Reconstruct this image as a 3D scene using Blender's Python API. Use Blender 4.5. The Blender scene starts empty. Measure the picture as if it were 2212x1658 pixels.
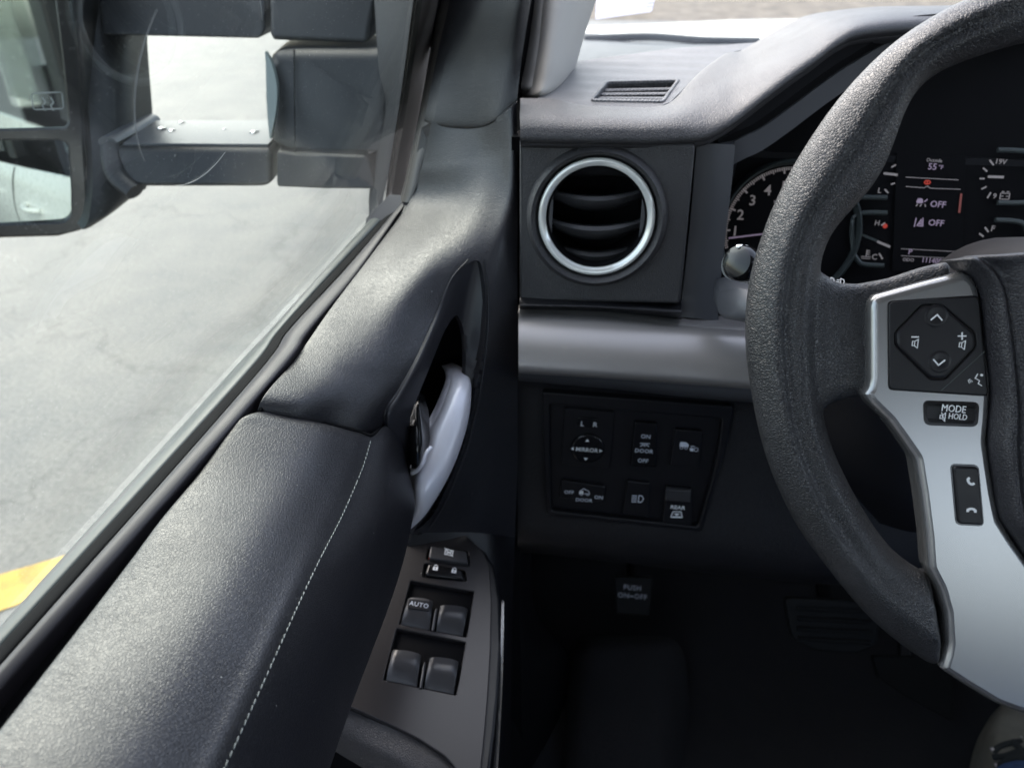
import bpy, bmesh, math, random
from mathutils import Vector, Matrix
R = math.radians
random.seed(7)
scene = bpy.context.scene
COL = scene.collection

# ------------------------------------------------------------------ camera, sky, sun, exposure
PITCH, YAW, FPX, CU, CV = R(33), R(7), 1609.0, 1106.0, 829.0
cam_d = bpy.data.cameras.new('camera'); cam = bpy.data.objects.new('camera', cam_d); COL.objects.link(cam)
cam.rotation_euler = (math.pi/2 - PITCH, 0, YAW); cam.location = (0, 0, 0)
cam_d.sensor_width = 36; cam_d.lens = 36*FPX/2212
cam_d.clip_start = 0.02; cam_d.clip_end = 800
cam_d.dof.use_dof = True; cam_d.dof.focus_distance = 0.46; cam_d.dof.aperture_fstop = 8.5
scene.camera = cam
SUN_EL, SUN_AZ = R(46), R(-38)       # azimuth from +Y (forward) towards +X; the sun stands off to the left
world = bpy.data.worlds.new("World"); scene.world = world; world.use_nodes = True
wn = world.node_tree.nodes; wl = world.node_tree.links
bg = wn['Background']; sky = wn.new('ShaderNodeTexSky'); sky.sky_type = 'NISHITA'
sky.sun_disc = False; sky.sun_elevation = SUN_EL; sky.sun_rotation = SUN_AZ
sky.air_density = 1.0; sky.dust_density = 3.0; sky.ozone_density = 0.6
hs = wn.new('ShaderNodeHueSaturation'); hs.inputs['Saturation'].default_value = .62; wl.new(sky.outputs[0], hs.inputs['Color']); wl.new(hs.outputs[0], bg.inputs[0])   # thin overcast
bg.inputs[1].default_value = 0.15
sun_d = bpy.data.lights.new('sun', 'SUN'); sun_d.energy = .5; sun_d.angle = R(70); sun_d.color = (1, .975, .94)
sun = bpy.data.objects.new('sun', sun_d); COL.objects.link(sun)
sdir = Vector((math.sin(SUN_AZ)*math.cos(SUN_EL), math.cos(SUN_AZ)*math.cos(SUN_EL), math.sin(SUN_EL)))
sun.rotation_euler = sdir.to_track_quat('Z', 'Y').to_euler(); sun.location = sdir*20
scene.view_settings.view_transform = 'Standard'; scene.view_settings.look = 'None'
scene.view_settings.exposure = 2.1; scene.view_settings.gamma = 1.0
cy = scene.cycles; cy.use_denoising = True; cy.max_bounces = 8; cy.diffuse_bounces = 4; cy.glossy_bounces = 4
cy.transparent_max_bounces = 12; cy.sample_clamp_indirect = 6

# ------------------------------------------------------------------ measuring helpers
RM = cam.rotation_euler.to_matrix(); RMT = RM.transposed()
def ray(u, v): return RM @ Vector(((u-CU)/FPX, -(v-CV)/FPX, -1.0))
def at(u, v, d): return ray(u, v)*d
def proj(P):
    q = RMT @ P
    return (CU + FPX*q.x/-q.z, CV - FPX*q.y/-q.z)
def V(*a): return Vector(a)
class Fr:
    """a plane in the cab: origin, normal and up; turns measured points into points of that plane"""
    def __init__(s, o, n, up=(0, 0, 1)):
        s.o = Vector(o); s.z = Vector(n).normalized()
        s.x = Vector(up).cross(s.z).normalized(); s.y = s.z.cross(s.x)
    def hit(s, u, v, off=0):
        r = ray(u, v); o = s.o + s.z*off
        return r*(o.dot(s.z)/r.dot(s.z))
    def uv(s, u, v, off=0):
        p = s.hit(u, v, off) - s.o
        return (p.dot(s.x), p.dot(s.y))
    def w(s, x, y, z=0): return s.o + s.x*x + s.y*y + s.z*z
    def M(s, x=0, y=0, z=0, rot=0, sx=1, sy=1):
        m = Matrix((s.x, s.y, s.z)).transposed().to_4x4(); m.translation = s.w(x, y, z)
        return m @ Matrix.Rotation(rot, 4, 'Z') @ Matrix.Diagonal((sx, sy, 1, 1))

# ------------------------------------------------------------------ materials
MATS = {}
def mat(name, col, rough=.5, metal=0, spec=.5, grain=None, emis=None, coat=0, var=None, speck=None, aniso=None):
    m = bpy.data.materials.new(name); MATS[name] = m; m.use_nodes = True
    n = m.node_tree.nodes; l = m.node_tree.links; b = n['Principled BSDF']
    b.inputs['Base Color'].default_value = (*col, 1); b.inputs['Roughness'].default_value = rough
    b.inputs['Metallic'].default_value = metal; b.inputs['Specular IOR Level'].default_value = spec
    b.inputs['Coat Weight'].default_value = coat; b.inputs['Coat Roughness'].default_value = .08
    tc = n.new('ShaderNodeTexCoord')
    if emis:
        b.inputs['Emission Color'].default_value = (*emis[:3], 1); b.inputs['Emission Strength'].default_value = emis[3]
    # fine unevenness of gloss so that nothing reads as perfectly flat
    nz = n.new('ShaderNodeTexNoise'); nz.inputs['Scale'].default_value = 35; nz.inputs['Detail'].default_value = 6
    l.new(tc.outputs['Object'], nz.inputs['Vector'])
    mr = n.new('ShaderNodeMapRange'); mr.inputs['From Min'].default_value = .3; mr.inputs['From Max'].default_value = .7
    mr.inputs['To Min'].default_value = max(0, rough-(.025 if metal < .15 else .004)); mr.inputs['To Max'].default_value = min(1, rough+(.03 if metal < .15 else .004))
    l.new(nz.outputs['Fac'], mr.inputs['Value']); l.new(mr.outputs[0], b.inputs['Roughness'])
    if var:
        vz = n.new('ShaderNodeTexNoise'); vz.inputs['Scale'].default_value = var[1]; vz.inputs['Detail'].default_value = 8
        vz.inputs['Roughness'].default_value = .65
        l.new(tc.outputs['Object'], vz.inputs['Vector'])
        cr = n.new('ShaderNodeValToRGB'); cr.color_ramp.elements[0].position = .32; cr.color_ramp.elements[1].position = .68
        k = var[0]
        cr.color_ramp.elements[0].color = (*[c*(1-k) for c in col], 1); cr.color_ramp.elements[1].color = (*[min(1, c*(1+k)) for c in col], 1)
        l.new(vz.outputs['Fac'], cr.inputs[0]); l.new(cr.outputs[0], b.inputs['Base Color'])
    if speck:
        vz = n.new('ShaderNodeTexVoronoi'); vz.inputs['Scale'].default_value = speck[0]
        l.new(tc.outputs['Object'], vz.inputs['Vector'])
        lt = n.new('ShaderNodeMath'); lt.operation = 'LESS_THAN'; lt.inputs[1].default_value = speck[1]
        l.new(vz.outputs['Distance'], lt.inputs[0])
        wz = n.new('ShaderNodeTexWhiteNoise'); l.new(vz.outputs['Position'], wz.inputs['Vector'])
        g2 = n.new('ShaderNodeMath'); g2.operation = 'GREATER_THAN'; g2.inputs[1].default_value = speck[2]
        l.new(wz.outputs['Value'], g2.inputs[0])
        mu = n.new('ShaderNodeMath'); mu.operation = 'MULTIPLY'; l.new(lt.outputs[0], mu.inputs[0]); l.new(g2.outputs[0], mu.inputs[1])
        mx = n.new('ShaderNodeMix'); mx.data_type = 'RGBA'
        src = b.inputs['Base Color'].links[0].from_socket if b.inputs['Base Color'].links else None
        if src: l.new(src, mx.inputs['A'])
        else: mx.inputs['A'].default_value = (*col, 1)
        mx.inputs['B'].default_value = (.35, .35, .34, 1)
        l.new(mu.outputs[0], mx.inputs['Factor']); l.new(mx.outputs['Result'], b.inputs['Base Color'])
    if grain:
        sc, dist, crease = grain          # cells per metre, height, share of creases against soft noise
        wv = n.new('ShaderNodeTexNoise'); wv.inputs['Scale'].default_value = sc*.45; wv.inputs['Detail'].default_value = 2
        l.new(tc.outputs['Object'], wv.inputs['Vector'])
        mm = n.new('ShaderNodeVectorMath'); mm.operation = 'MULTIPLY_ADD'
        l.new(wv.outputs['Color'], mm.inputs[0]); mm.inputs[1].default_value = (1.6/sc,)*3
        l.new(tc.outputs['Object'], mm.inputs[2])
        vo = n.new('ShaderNodeTexVoronoi'); vo.feature = 'DISTANCE_TO_EDGE'; vo.inputs['Scale'].default_value = sc
        l.new(mm.outputs[0], vo.inputs['Vector'])
        r2 = n.new('ShaderNodeMapRange'); r2.interpolation_type = 'SMOOTHSTEP'
        r2.inputs['From Max'].default_value = .22; l.new(vo.outputs['Distance'], r2.inputs['Value'])
        n2 = n.new('ShaderNodeTexNoise'); n2.inputs['Scale'].default_value = sc*1.1; n2.inputs['Detail'].default_value = 3
        l.new(tc.outputs['Object'], n2.inputs['Vector'])
        # the creases come and go over the hide
        n3 = n.new('ShaderNodeTexNoise'); n3.inputs['Scale'].default_value = sc*.06; n3.inputs['Detail'].default_value = 3
        l.new(tc.outputs['Object'], n3.inputs['Vector'])
        r3 = n.new('ShaderNodeMapRange'); r3.inputs['From Min'].default_value = .35; r3.inputs['From Max'].default_value = .65
        r3.inputs['To Min'].default_value = .75; r3.inputs['To Max'].default_value = 1; l.new(n3.outputs['Fac'], r3.inputs['Value'])
        m1 = n.new('ShaderNodeMath'); m1.operation = 'MULTIPLY'; l.new(r2.outputs[0], m1.inputs[0]); l.new(r3.outputs[0], m1.inputs[1])
        m2 = n.new('ShaderNodeMath'); m2.operation = 'MULTIPLY'; m2.inputs[1].default_value = crease; l.new(m1.outputs[0], m2.inputs[0])
        ad = n.new('ShaderNodeMath'); ad.operation = 'ADD'; hn = n.new('ShaderNodeMath'); hn.operation = 'MULTIPLY'; hn.inputs[1].default_value = .16; l.new(n2.outputs['Fac'], hn.inputs[0])
        l.new(m2.outputs[0], ad.inputs[0]); l.new(hn.outputs[0], ad.inputs[1])
        bp = n.new('ShaderNodeBump'); bp.inputs['Distance'].default_value = dist; bp.inputs['Strength'].default_value = 1
        l.new(ad.outputs[0], bp.inputs['Height']); l.new(bp.outputs[0], b.inputs['Normal'])
    return m

mat('door_leather', (.013, .013, .0165), .37, spec=.66, grain=(600, .00010, 1.0), speck=(260, .09, .97))
mat('door_leather_shaded', (.009, .009, .011), .42, grain=(640, .00011, .8))  # door leather darkened: the pillar's shadow is put into the colour
mat('dash_leather_shaded', (.010, .010, .012), .46, grain=(520, .0002, .9))  # dash leather darkened for the shade a driver's body would cast
mat('dash_leather', (.042, .041, .044), .44, grain=(520, .0002, .9))
mat('wheel_leather', (.018, .0185, .021), .38, spec=.6, grain=(620, .00016, 1.3), var=(.25, 30))
mat('pad_leather', (.022, .022, .026), .36, grain=(600, .00014, 1.2))
mat('black_plastic', (.008, .008, .010), .36, spec=.4, grain=(1500, .00008, .2))
mat('smooth_plastic', (.022, .022, .027), .42)
mat('gloss_black', (.008, .008, .009), .12)
mat('vane_black', (.032, .032, .035), .30)
mat('matte_black', (.004, .004, .005), .8, spec=.12)
mat('satin_dark', (.026, .024, .025), .30, metal=.2, speck=(120, .06, .96))
mat('seal_rubber', (.030, .027, .032), .50)
mat('belt_strip', (.045, .055, .055), .42)
mat('frame_rubber', (.075, .068, .062), .40)
mat('silver', (.36, .36, .36), .27, metal=.85)
mat('silver_door', (.66, .67, .74), .32, metal=.2)
mat('dash_silver', (.36, .34, .33), .36, metal=.5, grain=(1400, .00005, .2))
mat('grey_trim', (.085, .088, .098), .42, metal=.2)
mat('pillar_grey', (.42, .405, .375), .75, grain=(1200, .00015, .1))
mat('chrome', (.98, 1.0, .97), .13, metal=.4)
mat('switch_face', (.040, .040, .043), .30, var=(.12, 60))
mat('print_white', (.80, .82, .84), .5)
mat('print_dim', (.62, .66, .74), .5)
mat('stitch_thread', (.26, .28, .28), .7)
mat('red_mark', (.30, .03, .008), .4)
mat('lit_white', (.24, .23, .23), .5, emis=(1, .86, .86, .02))
mat('lit_lilac', (.3, .25, .32), .5, emis=(.86, .62, .92, .03))
mat('lit_dim', (.2, .2, .2), .5, emis=(.75, .66, .72, .04))
mat('lit_red', (.22, .02, .014), .5, emis=(1, .10, .06, .06))
mat('ring_grey', (.06, .072, .072), .4, metal=.2)
mat('mirror_plastic', (.010, .011, .013), .40, spec=.4, grain=(900, .0001, .2), var=(.15, 14))
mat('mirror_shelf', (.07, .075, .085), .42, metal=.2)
mat('mirror_glass', (.36, .40, .38), .02, metal=1)
mat('white_paint', (.80, .81, .80), .28, coat=.6)
mat('carpet', (.020, .020, .022), .95, grain=(500, .002, .2))
mat('pedal_rubber', (.008, .009, .0095), .65, spec=.3)
mat('headliner', (.42, .41, .39), .95)
mat('jeans', (.05, .10, .22), .9, grain=(900, .0006, .1), var=(.3, 120))
mat('shoe_canvas', (.22, .21, .175), .85, grain=(1100, .0004, .1), var=(.15, 40))
mat('lace_dark', (.03, .035, .035), .9)
mat('eyelet_metal', (.6, .58, .6), .3, metal=1)
mat('navy_cloth', (.018, .022, .04), .9, grain=(700, .001, .3))
mat('paper', (.72, .70, .76), .7)
mat('cowl_black', (.022, .025, .032), .5, var=(.3, 9))

def dash_mesh_mat():      # the fine diamond weave moulded into the speaker cover on the dashboard top
    m = mat('dash_weave', (.12, .12, .125), .42)
    n = m.node_tree.nodes; l = m.node_tree.links; b = n['Principled BSDF']
    tc = n.new('ShaderNodeTexCoord'); mp = n.new('ShaderNodeMapping'); mp.inputs['Rotation'].default_value = (0, 0, R(45))
    mp.inputs['Scale'].default_value = (420, 420, 420); l.new(tc.outputs['Object'], mp.inputs['Vector'])
    ck = n.new('ShaderNodeTexVoronoi'); ck.inputs['Scale'].default_value = 1; ck.inputs['Randomness'].default_value = 0
    l.new(mp.outputs[0], ck.inputs['Vector'])
    bp = n.new('ShaderNodeBump'); bp.inputs['Distance'].default_value = .0012; l.new(ck.outputs['Distance'], bp.inputs['Height'])
    l.new(bp.outputs[0], b.inputs['Normal'])
dash_mesh_mat()

def glass_mat(name, tint, dust):
    m = bpy.data.materials.new(name); MATS[name] = m; m.use_nodes = True
    n = m.node_tree.nodes; l = m.node_tree.links; n.remove(n['Principled BSDF']); out = n['Material Output']
    tr = n.new('ShaderNodeBsdfTransparent'); tr.inputs[0].default_value = (*tint, 1)
    gl = n.new('ShaderNodeBsdfGlossy'); gl.inputs['Roughness'].default_value = .015
    lw = n.new('ShaderNodeLayerWeight'); pw = n.new('ShaderNodeMath'); pw.operation = 'POWER'; pw.inputs[1].default_value = 5; l.new(lw.outputs['Facing'], pw.inputs[0])
    fr = n.new('ShaderNodeMath'); fr.operation = 'MULTIPLY_ADD'; fr.inputs[1].default_value = .96; fr.inputs[2].default_value = .035; l.new(pw.outputs[0], fr.inputs[0])
    mx = n.new('ShaderNodeMixShader'); l.new(fr.outputs[0], mx.inputs[0]); l.new(tr.outputs[0], mx.inputs[1]); l.new(gl.outputs[0], mx.inputs[2])
    di = n.new('ShaderNodeBsdfDiffuse'); di.inputs[0].default_value = (.75, .76, .74, 1)
    tc = n.new('ShaderNodeTexCoord')
    vz = n.new('ShaderNodeTexVoronoi'); vz.inputs['Scale'].default_value = 700; l.new(tc.outputs['Object'], vz.inputs['Vector'])
    lt = n.new('ShaderNodeMath'); lt.operation = 'LESS_THAN'; lt.inputs[1].default_value = .13; l.new(vz.outputs['Distance'], lt.inputs[0])
    wz = n.new('ShaderNodeTexWhiteNoise'); l.new(vz.outputs['Position'], wz.inputs['Vector'])
    g = n.new('ShaderNodeMath'); g.operation = 'GREATER_THAN'; g.inputs[1].default_value = 1-dust; l.new(wz.outputs['Value'], g.inputs[0])
    mu = n.new('ShaderNodeMath'); mu.operation = 'MULTIPLY'; l.new(lt.outputs[0], mu.inputs[0]); l.new(g.outputs[0], mu.inputs[1])
    nz = n.new('ShaderNodeTexNoise'); nz.inputs['Scale'].default_value = 9; nz.inputs['Detail'].default_value = 7; l.new(tc.outputs['Object'], nz.inputs['Vector'])
    mr = n.new('ShaderNodeMapRange'); mr.inputs['From Min'].default_value = .45; mr.inputs['From Max'].default_value = .8
    mr.inputs['To Max'].default_value = .03; l.new(nz.outputs['Fac'], mr.inputs['Value'])
    ad = n.new('ShaderNodeMath'); ad.operation = 'MULTIPLY_ADD'; ad.inputs[1].default_value = .5
    l.new(mu.outputs[0], ad.inputs[0]); l.new(mr.outputs[0], ad.inputs[2])
    m2 = n.new('ShaderNodeMixShader'); l.new(ad.outputs[0], m2.inputs[0]); l.new(mx.outputs[0], m2.inputs[1]); l.new(di.outputs[0], m2.inputs[2])
    l.new(m2.outputs[0], out.inputs[0])
glass_mat('window_glass', (.90, .94, .92), .10)
glass_mat('windshield_glass', (.93, .95, .94), .02)
def lens_mat(name='lens_clear'):
    m = bpy.data.materials.new(name); MATS[name] = m; m.use_nodes = True
    n = m.node_tree.nodes; l = m.node_tree.links; n.remove(n['Principled BSDF'])
    tr = n.new('ShaderNodeBsdfTransparent'); tr.inputs[0].default_value = (.85, .85, .87, 1)
    gl = n.new('ShaderNodeBsdfGlossy'); gl.inputs['Roughness'].default_value = .06
    mx = n.new('ShaderNodeMixShader'); mx.inputs[0].default_value = .02
    l.new(tr.outputs[0], mx.inputs[1]); l.new(gl.outputs[0], mx.inputs[2]); l.new(mx.outputs[0], n['Material Output'].inputs[0])
lens_mat()
def drop_mat():
    m = bpy.data.materials.new('water'); MATS['water'] = m; m.use_nodes = True
    n = m.node_tree.nodes; l = m.node_tree.links; n.remove(n['Principled BSDF'])
    g = n.new('ShaderNodeBsdfGlass'); g.inputs['IOR'].default_value = 1.33; g.inputs['Roughness'].default_value = 0
    l.new(g.outputs[0], n['Material Output'].inputs[0])
drop_mat()

# ------------------------------------------------------------------ building helpers
WLOC = {}
def tag(o, label=None, cat=None, group=None, kind=None):
    if label: o['label'] = label
    if cat: o['category'] = cat
    if group: o['group'] = group
    if kind: o['kind'] = kind
    return o
def thing(name, label, cat, loc, group=None):
    o = bpy.data.objects.new(name, None); COL.objects.link(o); o.location = loc; o.empty_display_size = .02
    WLOC[o.name] = Vector(loc); tag(o, label, cat, group); return o
def link(me, name, parent=None, bevel=0, sharp=35, mods=()):
    n = len(me.vertices)
    lo = Vector((min(v.co[i] for v in me.vertices) for i in range(3))); hi = Vector((max(v.co[i] for v in me.vertices) for i in range(3)))
    c = (lo+hi)/2
    me.transform(Matrix.Translation(-c))
    o = bpy.data.objects.new(name, me); COL.objects.link(o)
    me.polygons.foreach_set('use_smooth', [True]*len(me.polygons))
    if bevel:
        b = o.modifiers.new('bevel', 'BEVEL'); b.width = bevel; b.segments = 3; b.limit_method = 'ANGLE'; b.angle_limit = R(40)
        w = o.modifiers.new('wn', 'WEIGHTED_NORMAL')
    else:
        me.set_sharp_from_angle(angle=R(sharp))
    for m in mods: m(o)
    if parent is not None:
        o.parent = parent; o.location = c - WLOC[parent.name]
    else: o.location = c
    WLOC[o.name] = c
    return o
class MB:
    def __init__(s): s.v = []; s.f = []; s.m = []; s.mats = []
    def mi(s, m):
        if m not in s.mats: s.mats.append(m)
        return s.mats.index(m)
    def add(s, vs, fs, m):
        k = len(s.v); i = s.mi(m); s.v += [tuple(v) for v in vs]
        for f in fs: s.f.append(tuple(k+a for a in f)); s.m.append(i)
    def addmesh(s, me, M, m):
        s.add([M @ v.co for v in me.vertices], [tuple(p.vertices) for p in me.polygons], m); bpy.data.meshes.remove(me)
    def box(s, lo, hi, m):
        x0, y0, z0 = lo; x1, y1, z1 = hi
        s.add([(x0,y0,z0),(x1,y0,z0),(x1,y1,z0),(x0,y1,z0),(x0,y0,z1),(x1,y0,z1),(x1,y1,z1),(x0,y1,z1)],
              [(3,2,1,0),(4,5,6,7),(0,1,5,4),(1,2,6,5),(2,3,7,6),(3,0,4,7)], m)
    def quad(s, a, b, c, d, m): s.add([a, b, c, d], [(0, 1, 2, 3)], m)
    def build(s, name, parent=None, **k):
        me = bpy.data.meshes.new(name); me.from_pydata(s.v, [], s.f)
        for m in s.mats: me.materials.append(MATS[m])
        me.polygons.foreach_set('material_index', s.m); me.update()
        return link(me, name, parent, **k)
def crs(p, n):
    out = []; N = len(p)-1
    for i in range(n+1):
        t = i/n*N; k = min(int(t), N-1); f = t-k
        a, b, c, d = p[max(k-1, 0)], p[k], p[k+1], p[min(k+2, N)]
        out.append(.5*((2*b) + (c-a)*f + (2*a-5*b+4*c-d)*f*f + (3*b-a-3*c+d)*f**3))
    return out
def inside(x, y, poly):
    c = False; j = len(poly)-1
    for i in range(len(poly)):
        if (poly[i][1] > y) != (poly[j][1] > y) and x < (poly[j][0]-poly[i][0])*(y-poly[i][1])/(poly[j][1]-poly[i][1])+poly[i][0]: c = not c
        j = i
    return c
def patch(name, rows, m, parent, back=(0, .006, 0), nu=30, nv=30, holes=(), sharp=50, linear=False, **k):
    """a curved sheet of real thickness through rows of points (3-D, or (u,v,depth))"""
    rows = [[Vector(p) if isinstance(p, Vector) else at(*p) for p in r] for r in rows]
    g = [crs(r, nu) for r in rows]; cols = [crs([g[j][i] for j in range(len(g))], nv) for i in range(nu+1)]
    vs = [cols[i][j] for j in range(nv+1) for i in range(nu+1)]; n = len(vs); bk = Vector(back)
    vs += [p+bk for p in vs]; W = nu+1
    keep = set()
    for j in range(nv):
        for i in range(nu):
            if holes:
                c = (vs[j*W+i]+vs[(j+1)*W+i+1])/2; u, v = proj(c)
                if any(inside(u, v, h) for h in holes): continue
            keep.add((i, j))
    if holes:       # the rim of an opening follows its outline exactly
        for j in range(nv+1):
            for i in range(nu+1):
                cells = [(a, b) for a in (i-1, i) for b in (j-1, j) if 0 <= a < nu and 0 <= b < nv]
                kk = sum(c in keep for c in cells)
                if 0 < kk < len(cells):
                    p = vs[j*W+i]; u, v = proj(p); best = None
                    for h in holes:
                        for (x0, y0), (x1, y1) in zip(h, h[1:]+h[:1]):
                            L = (x1-x0)**2+(y1-y0)**2+1e-9; t = max(0, min(1, ((u-x0)*(x1-x0)+(v-y0)*(y1-y0))/L))
                            q = (x0+(x1-x0)*t, y0+(y1-y0)*t); e = (q[0]-u)**2+(q[1]-v)**2
                            if best is None or e < best[0]: best = (e, q)
                    if best[0] < 30**2:
                        d = -(RMT @ p).z; npt = at(best[1][0], best[1][1], d); vs[j*W+i] = npt; vs[j*W+i+n] = npt+bk
    fs = []
    for (i, j) in keep:
        a, b, c, d = j*W+i, j*W+i+1, (j+1)*W+i+1, (j+1)*W+i
        fs.append((a, d, c, b)); fs.append((a+n, b+n, c+n, d+n))
        for (di, dj, e) in ((0, -1, (a, b)), (1, 0, (b, c)), (0, 1, (c, d)), (-1, 0, (d, a))):
            if (i+di, j+dj) not in keep: fs.append((e[0], e[1], e[1]+n, e[0]+n))
    me = bpy.data.meshes.new(name); me.from_pydata([tuple(p) for p in vs], [], fs); me.materials.append(MATS[m])
    bm = bmesh.new(); bm.from_mesh(me); bmesh.ops.delete(bm, geom=[v for v in bm.verts if not v.link_faces], context='VERTS')
    bmesh.ops.recalc_face_normals(bm, faces=bm.faces); bm.to_mesh(me); bm.free()
    return link(me, name, parent, sharp=sharp, **k)
from mathutils.bvhtree import BVHTree
def skin(rows, nu=90, nv=90):
    rows = [[Vector(p) if isinstance(p, Vector) else at(*p) for p in q] for q in rows]
    g = [crs(q, nu) for q in rows]; cols = [crs([g[j][i] for j in range(len(g))], nv) for i in range(nu+1)]
    vs = [cols[i][j] for j in range(nv+1) for i in range(nu+1)]; W = nu+1
    t = BVHTree.FromPolygons(vs, [(j*W+i, j*W+i+1, (j+1)*W+i+1, (j+1)*W+i) for j in range(nv) for i in range(nu)])
    def d(u, v, lift=.002, fall=.6):
        q = ray(u, v); h = t.ray_cast(Vector((0, 0, 0)), q.normalized())
        return (h[3]/q.length if h[0] is not None else fall)-lift
    return d
def rnd(pts, r, n=4):
    """round the corners of a 2-D outline"""
    out = []; N = len(pts)
    for i in range(N):
        p = Vector(pts[i]); a = Vector(pts[i-1]); b = Vector(pts[(i+1) % N]); rr = r[i] if isinstance(r, (list, tuple)) else r
        da = a-p; db = b-p; k = min(rr, da.length*.45, db.length*.45)
        if k <= 0: out.append(tuple(p)); continue
        A = p+da.normalized()*k; B = p+db.normalized()*k
        for t in range(n+1):
            f = t/n; out.append(tuple(A*(1-f)**2+p*2*f*(1-f)+B*f*f))
    return out
def smooth2(pts, n=60):
    q = [Vector((*p, 0)) for p in pts]; q = q[-2:]+q+q[:3]
    N = len(pts); o = crs(q, n*(len(q)-1)//N)
    k0 = 2/(len(q)-1)*(len(o)-1); k1 = (2+N)/(len(q)-1)*(len(o)-1)
    return [(p.x, p.y) for i, p in enumerate(o) if k0-.01 <= i < k1-.5]
def circ(x, y, r, n=48, ry=None): return [(x+r*math.cos(2*math.pi*i/n), y+(ry or r)*math.sin(2*math.pi*i/n)) for i in range(n)]
def cmesh(outs, th, bev=0, res=2):
    c = bpy.data.curves.new('c', 'CURVE'); c.dimensions = '2D'; c.fill_mode = 'BOTH'
    c.extrude = max(th/2-bev, .00001); c.bevel_depth = bev; c.bevel_resolution = res; c.offset = -bev
    for o in outs:
        s = c.splines.new('POLY'); s.points.add(len(o)-1)
        for p, q in zip(s.points, o): p.co = (q[0], q[1], 0, 1)
        s.use_cyclic_u = True
    ob = bpy.data.objects.new('c', c); me = bpy.data.meshes.new_from_object(ob)
    bpy.data.objects.remove(ob); bpy.data.curves.remove(c)
    me.transform(Matrix.Translation((0, 0, -th/2)))
    return me
def plate(mb, fr, outs, th, m, bev=0, z=0, res=2):
    mb.addmesh(cmesh(outs, th, bev, res), fr.M(0, 0, z), m)
def pl(name, parent, fr, outs, th, m, bev=0, z=0, res=2, sharp=35):
    mb = MB(); plate(mb, fr, outs, th, m, bev, z, res); return mb.build(name, parent, sharp=sharp)
def text(mb, fr, s, xy, size, m, z=.0003, rot=0, sx=1, bold=.0, sp=1.0):
    c = bpy.data.curves.new('t', 'FONT'); c.body = s; c.size = size; c.align_x = 'CENTER'; c.align_y = 'CENTER'
    c.extrude = .00015; c.offset = bold*size; c.space_character = sp; c.resolution_u = 2
    ob = bpy.data.objects.new('t', c); me = bpy.data.meshes.new_from_object(ob)
    bpy.data.objects.remove(ob); bpy.data.curves.remove(c)
    mb.addmesh(me, fr.M(xy[0], xy[1], z, rot, sx), m)
def uvs(fr, pts, off=0): return [fr.uv(u, v, off) for u, v in pts]
def stroke(mb, fr, pts, w, m, z=.0004, th=.0003, closed=False):
    """a flat printed line of width w through 2-D points"""
    p = [Vector(q) for q in pts]
    if closed: p = p+[p[0]]
    for a, b in zip(p, p[1:]):
        d = (b-a)
        if d.length < 1e-7: continue
        d.normalize(); nn = Vector((-d.y, d.x))*w/2; e = d*w*.4
        q = [a-e-nn, b+e-nn, b+e+nn, a-e+nn]
        plate(mb, fr, [[tuple(x) for x in q]], th, m, 0, z)
def fillp(mb, fr, pts, m, z=.0004): plate(mb, fr, [pts], .0003, m, 0, z)
def sweep(mb, pts, rad, m, n=12, flat=1.0, up=(0, 0, 1), cap=True):
    pts = [Vector(p) for p in pts]; N = len(pts); rad = rad if isinstance(rad, (list, tuple)) else [rad]*N
    vs = []
    for i, p in enumerate(pts):
        t = (pts[min(i+1, N-1)]-pts[max(i-1, 0)]).normalized(); a = Vector(up).cross(t)
        a = a.normalized() if a.length > 1e-4 else Vector((1, 0, 0)); b = t.cross(a)
        for k in range(n):
            th = 2*math.pi*k/n; vs.append(p+a*math.cos(th)*rad[i]+b*math.sin(th)*rad[i]*flat)
    fs = [(i*n+k, i*n+(k+1) % n, (i+1)*n+(k+1) % n, (i+1)*n+k) for i in range(N-1) for k in range(n)]
    if cap: fs += [tuple(reversed(range(n))), tuple((N-1)*n+k for k in range(n))]
    mb.add(vs, fs, m)
def prism(name, parent, front, vec, m, bevel=.004, taper=None, **k):
    """a solid: a front outline (u,v,depth) carried along a real direction"""
    f = [p if isinstance(p, Vector) else at(*p) for p in front]; n = len(f); c = sum(f, Vector())/n; v = Vector(vec)
    tp = taper or 1
    b = [c+(p-c)*tp+v for p in f]
    mb = MB(); mb.add(f+b, [tuple(range(n)), tuple(reversed(range(n, 2*n)))]+[(i, i+n, (i+1) % n+n, (i+1) % n) for i in range(n)], m)
    o = mb.build(name, parent, bevel=bevel, **k)
    bm = bmesh.new(); bm.from_mesh(o.data); bmesh.ops.recalc_face_normals(bm, faces=bm.faces); bm.to_mesh(o.data); bm.free()
    return o

exec_parts = []
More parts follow.
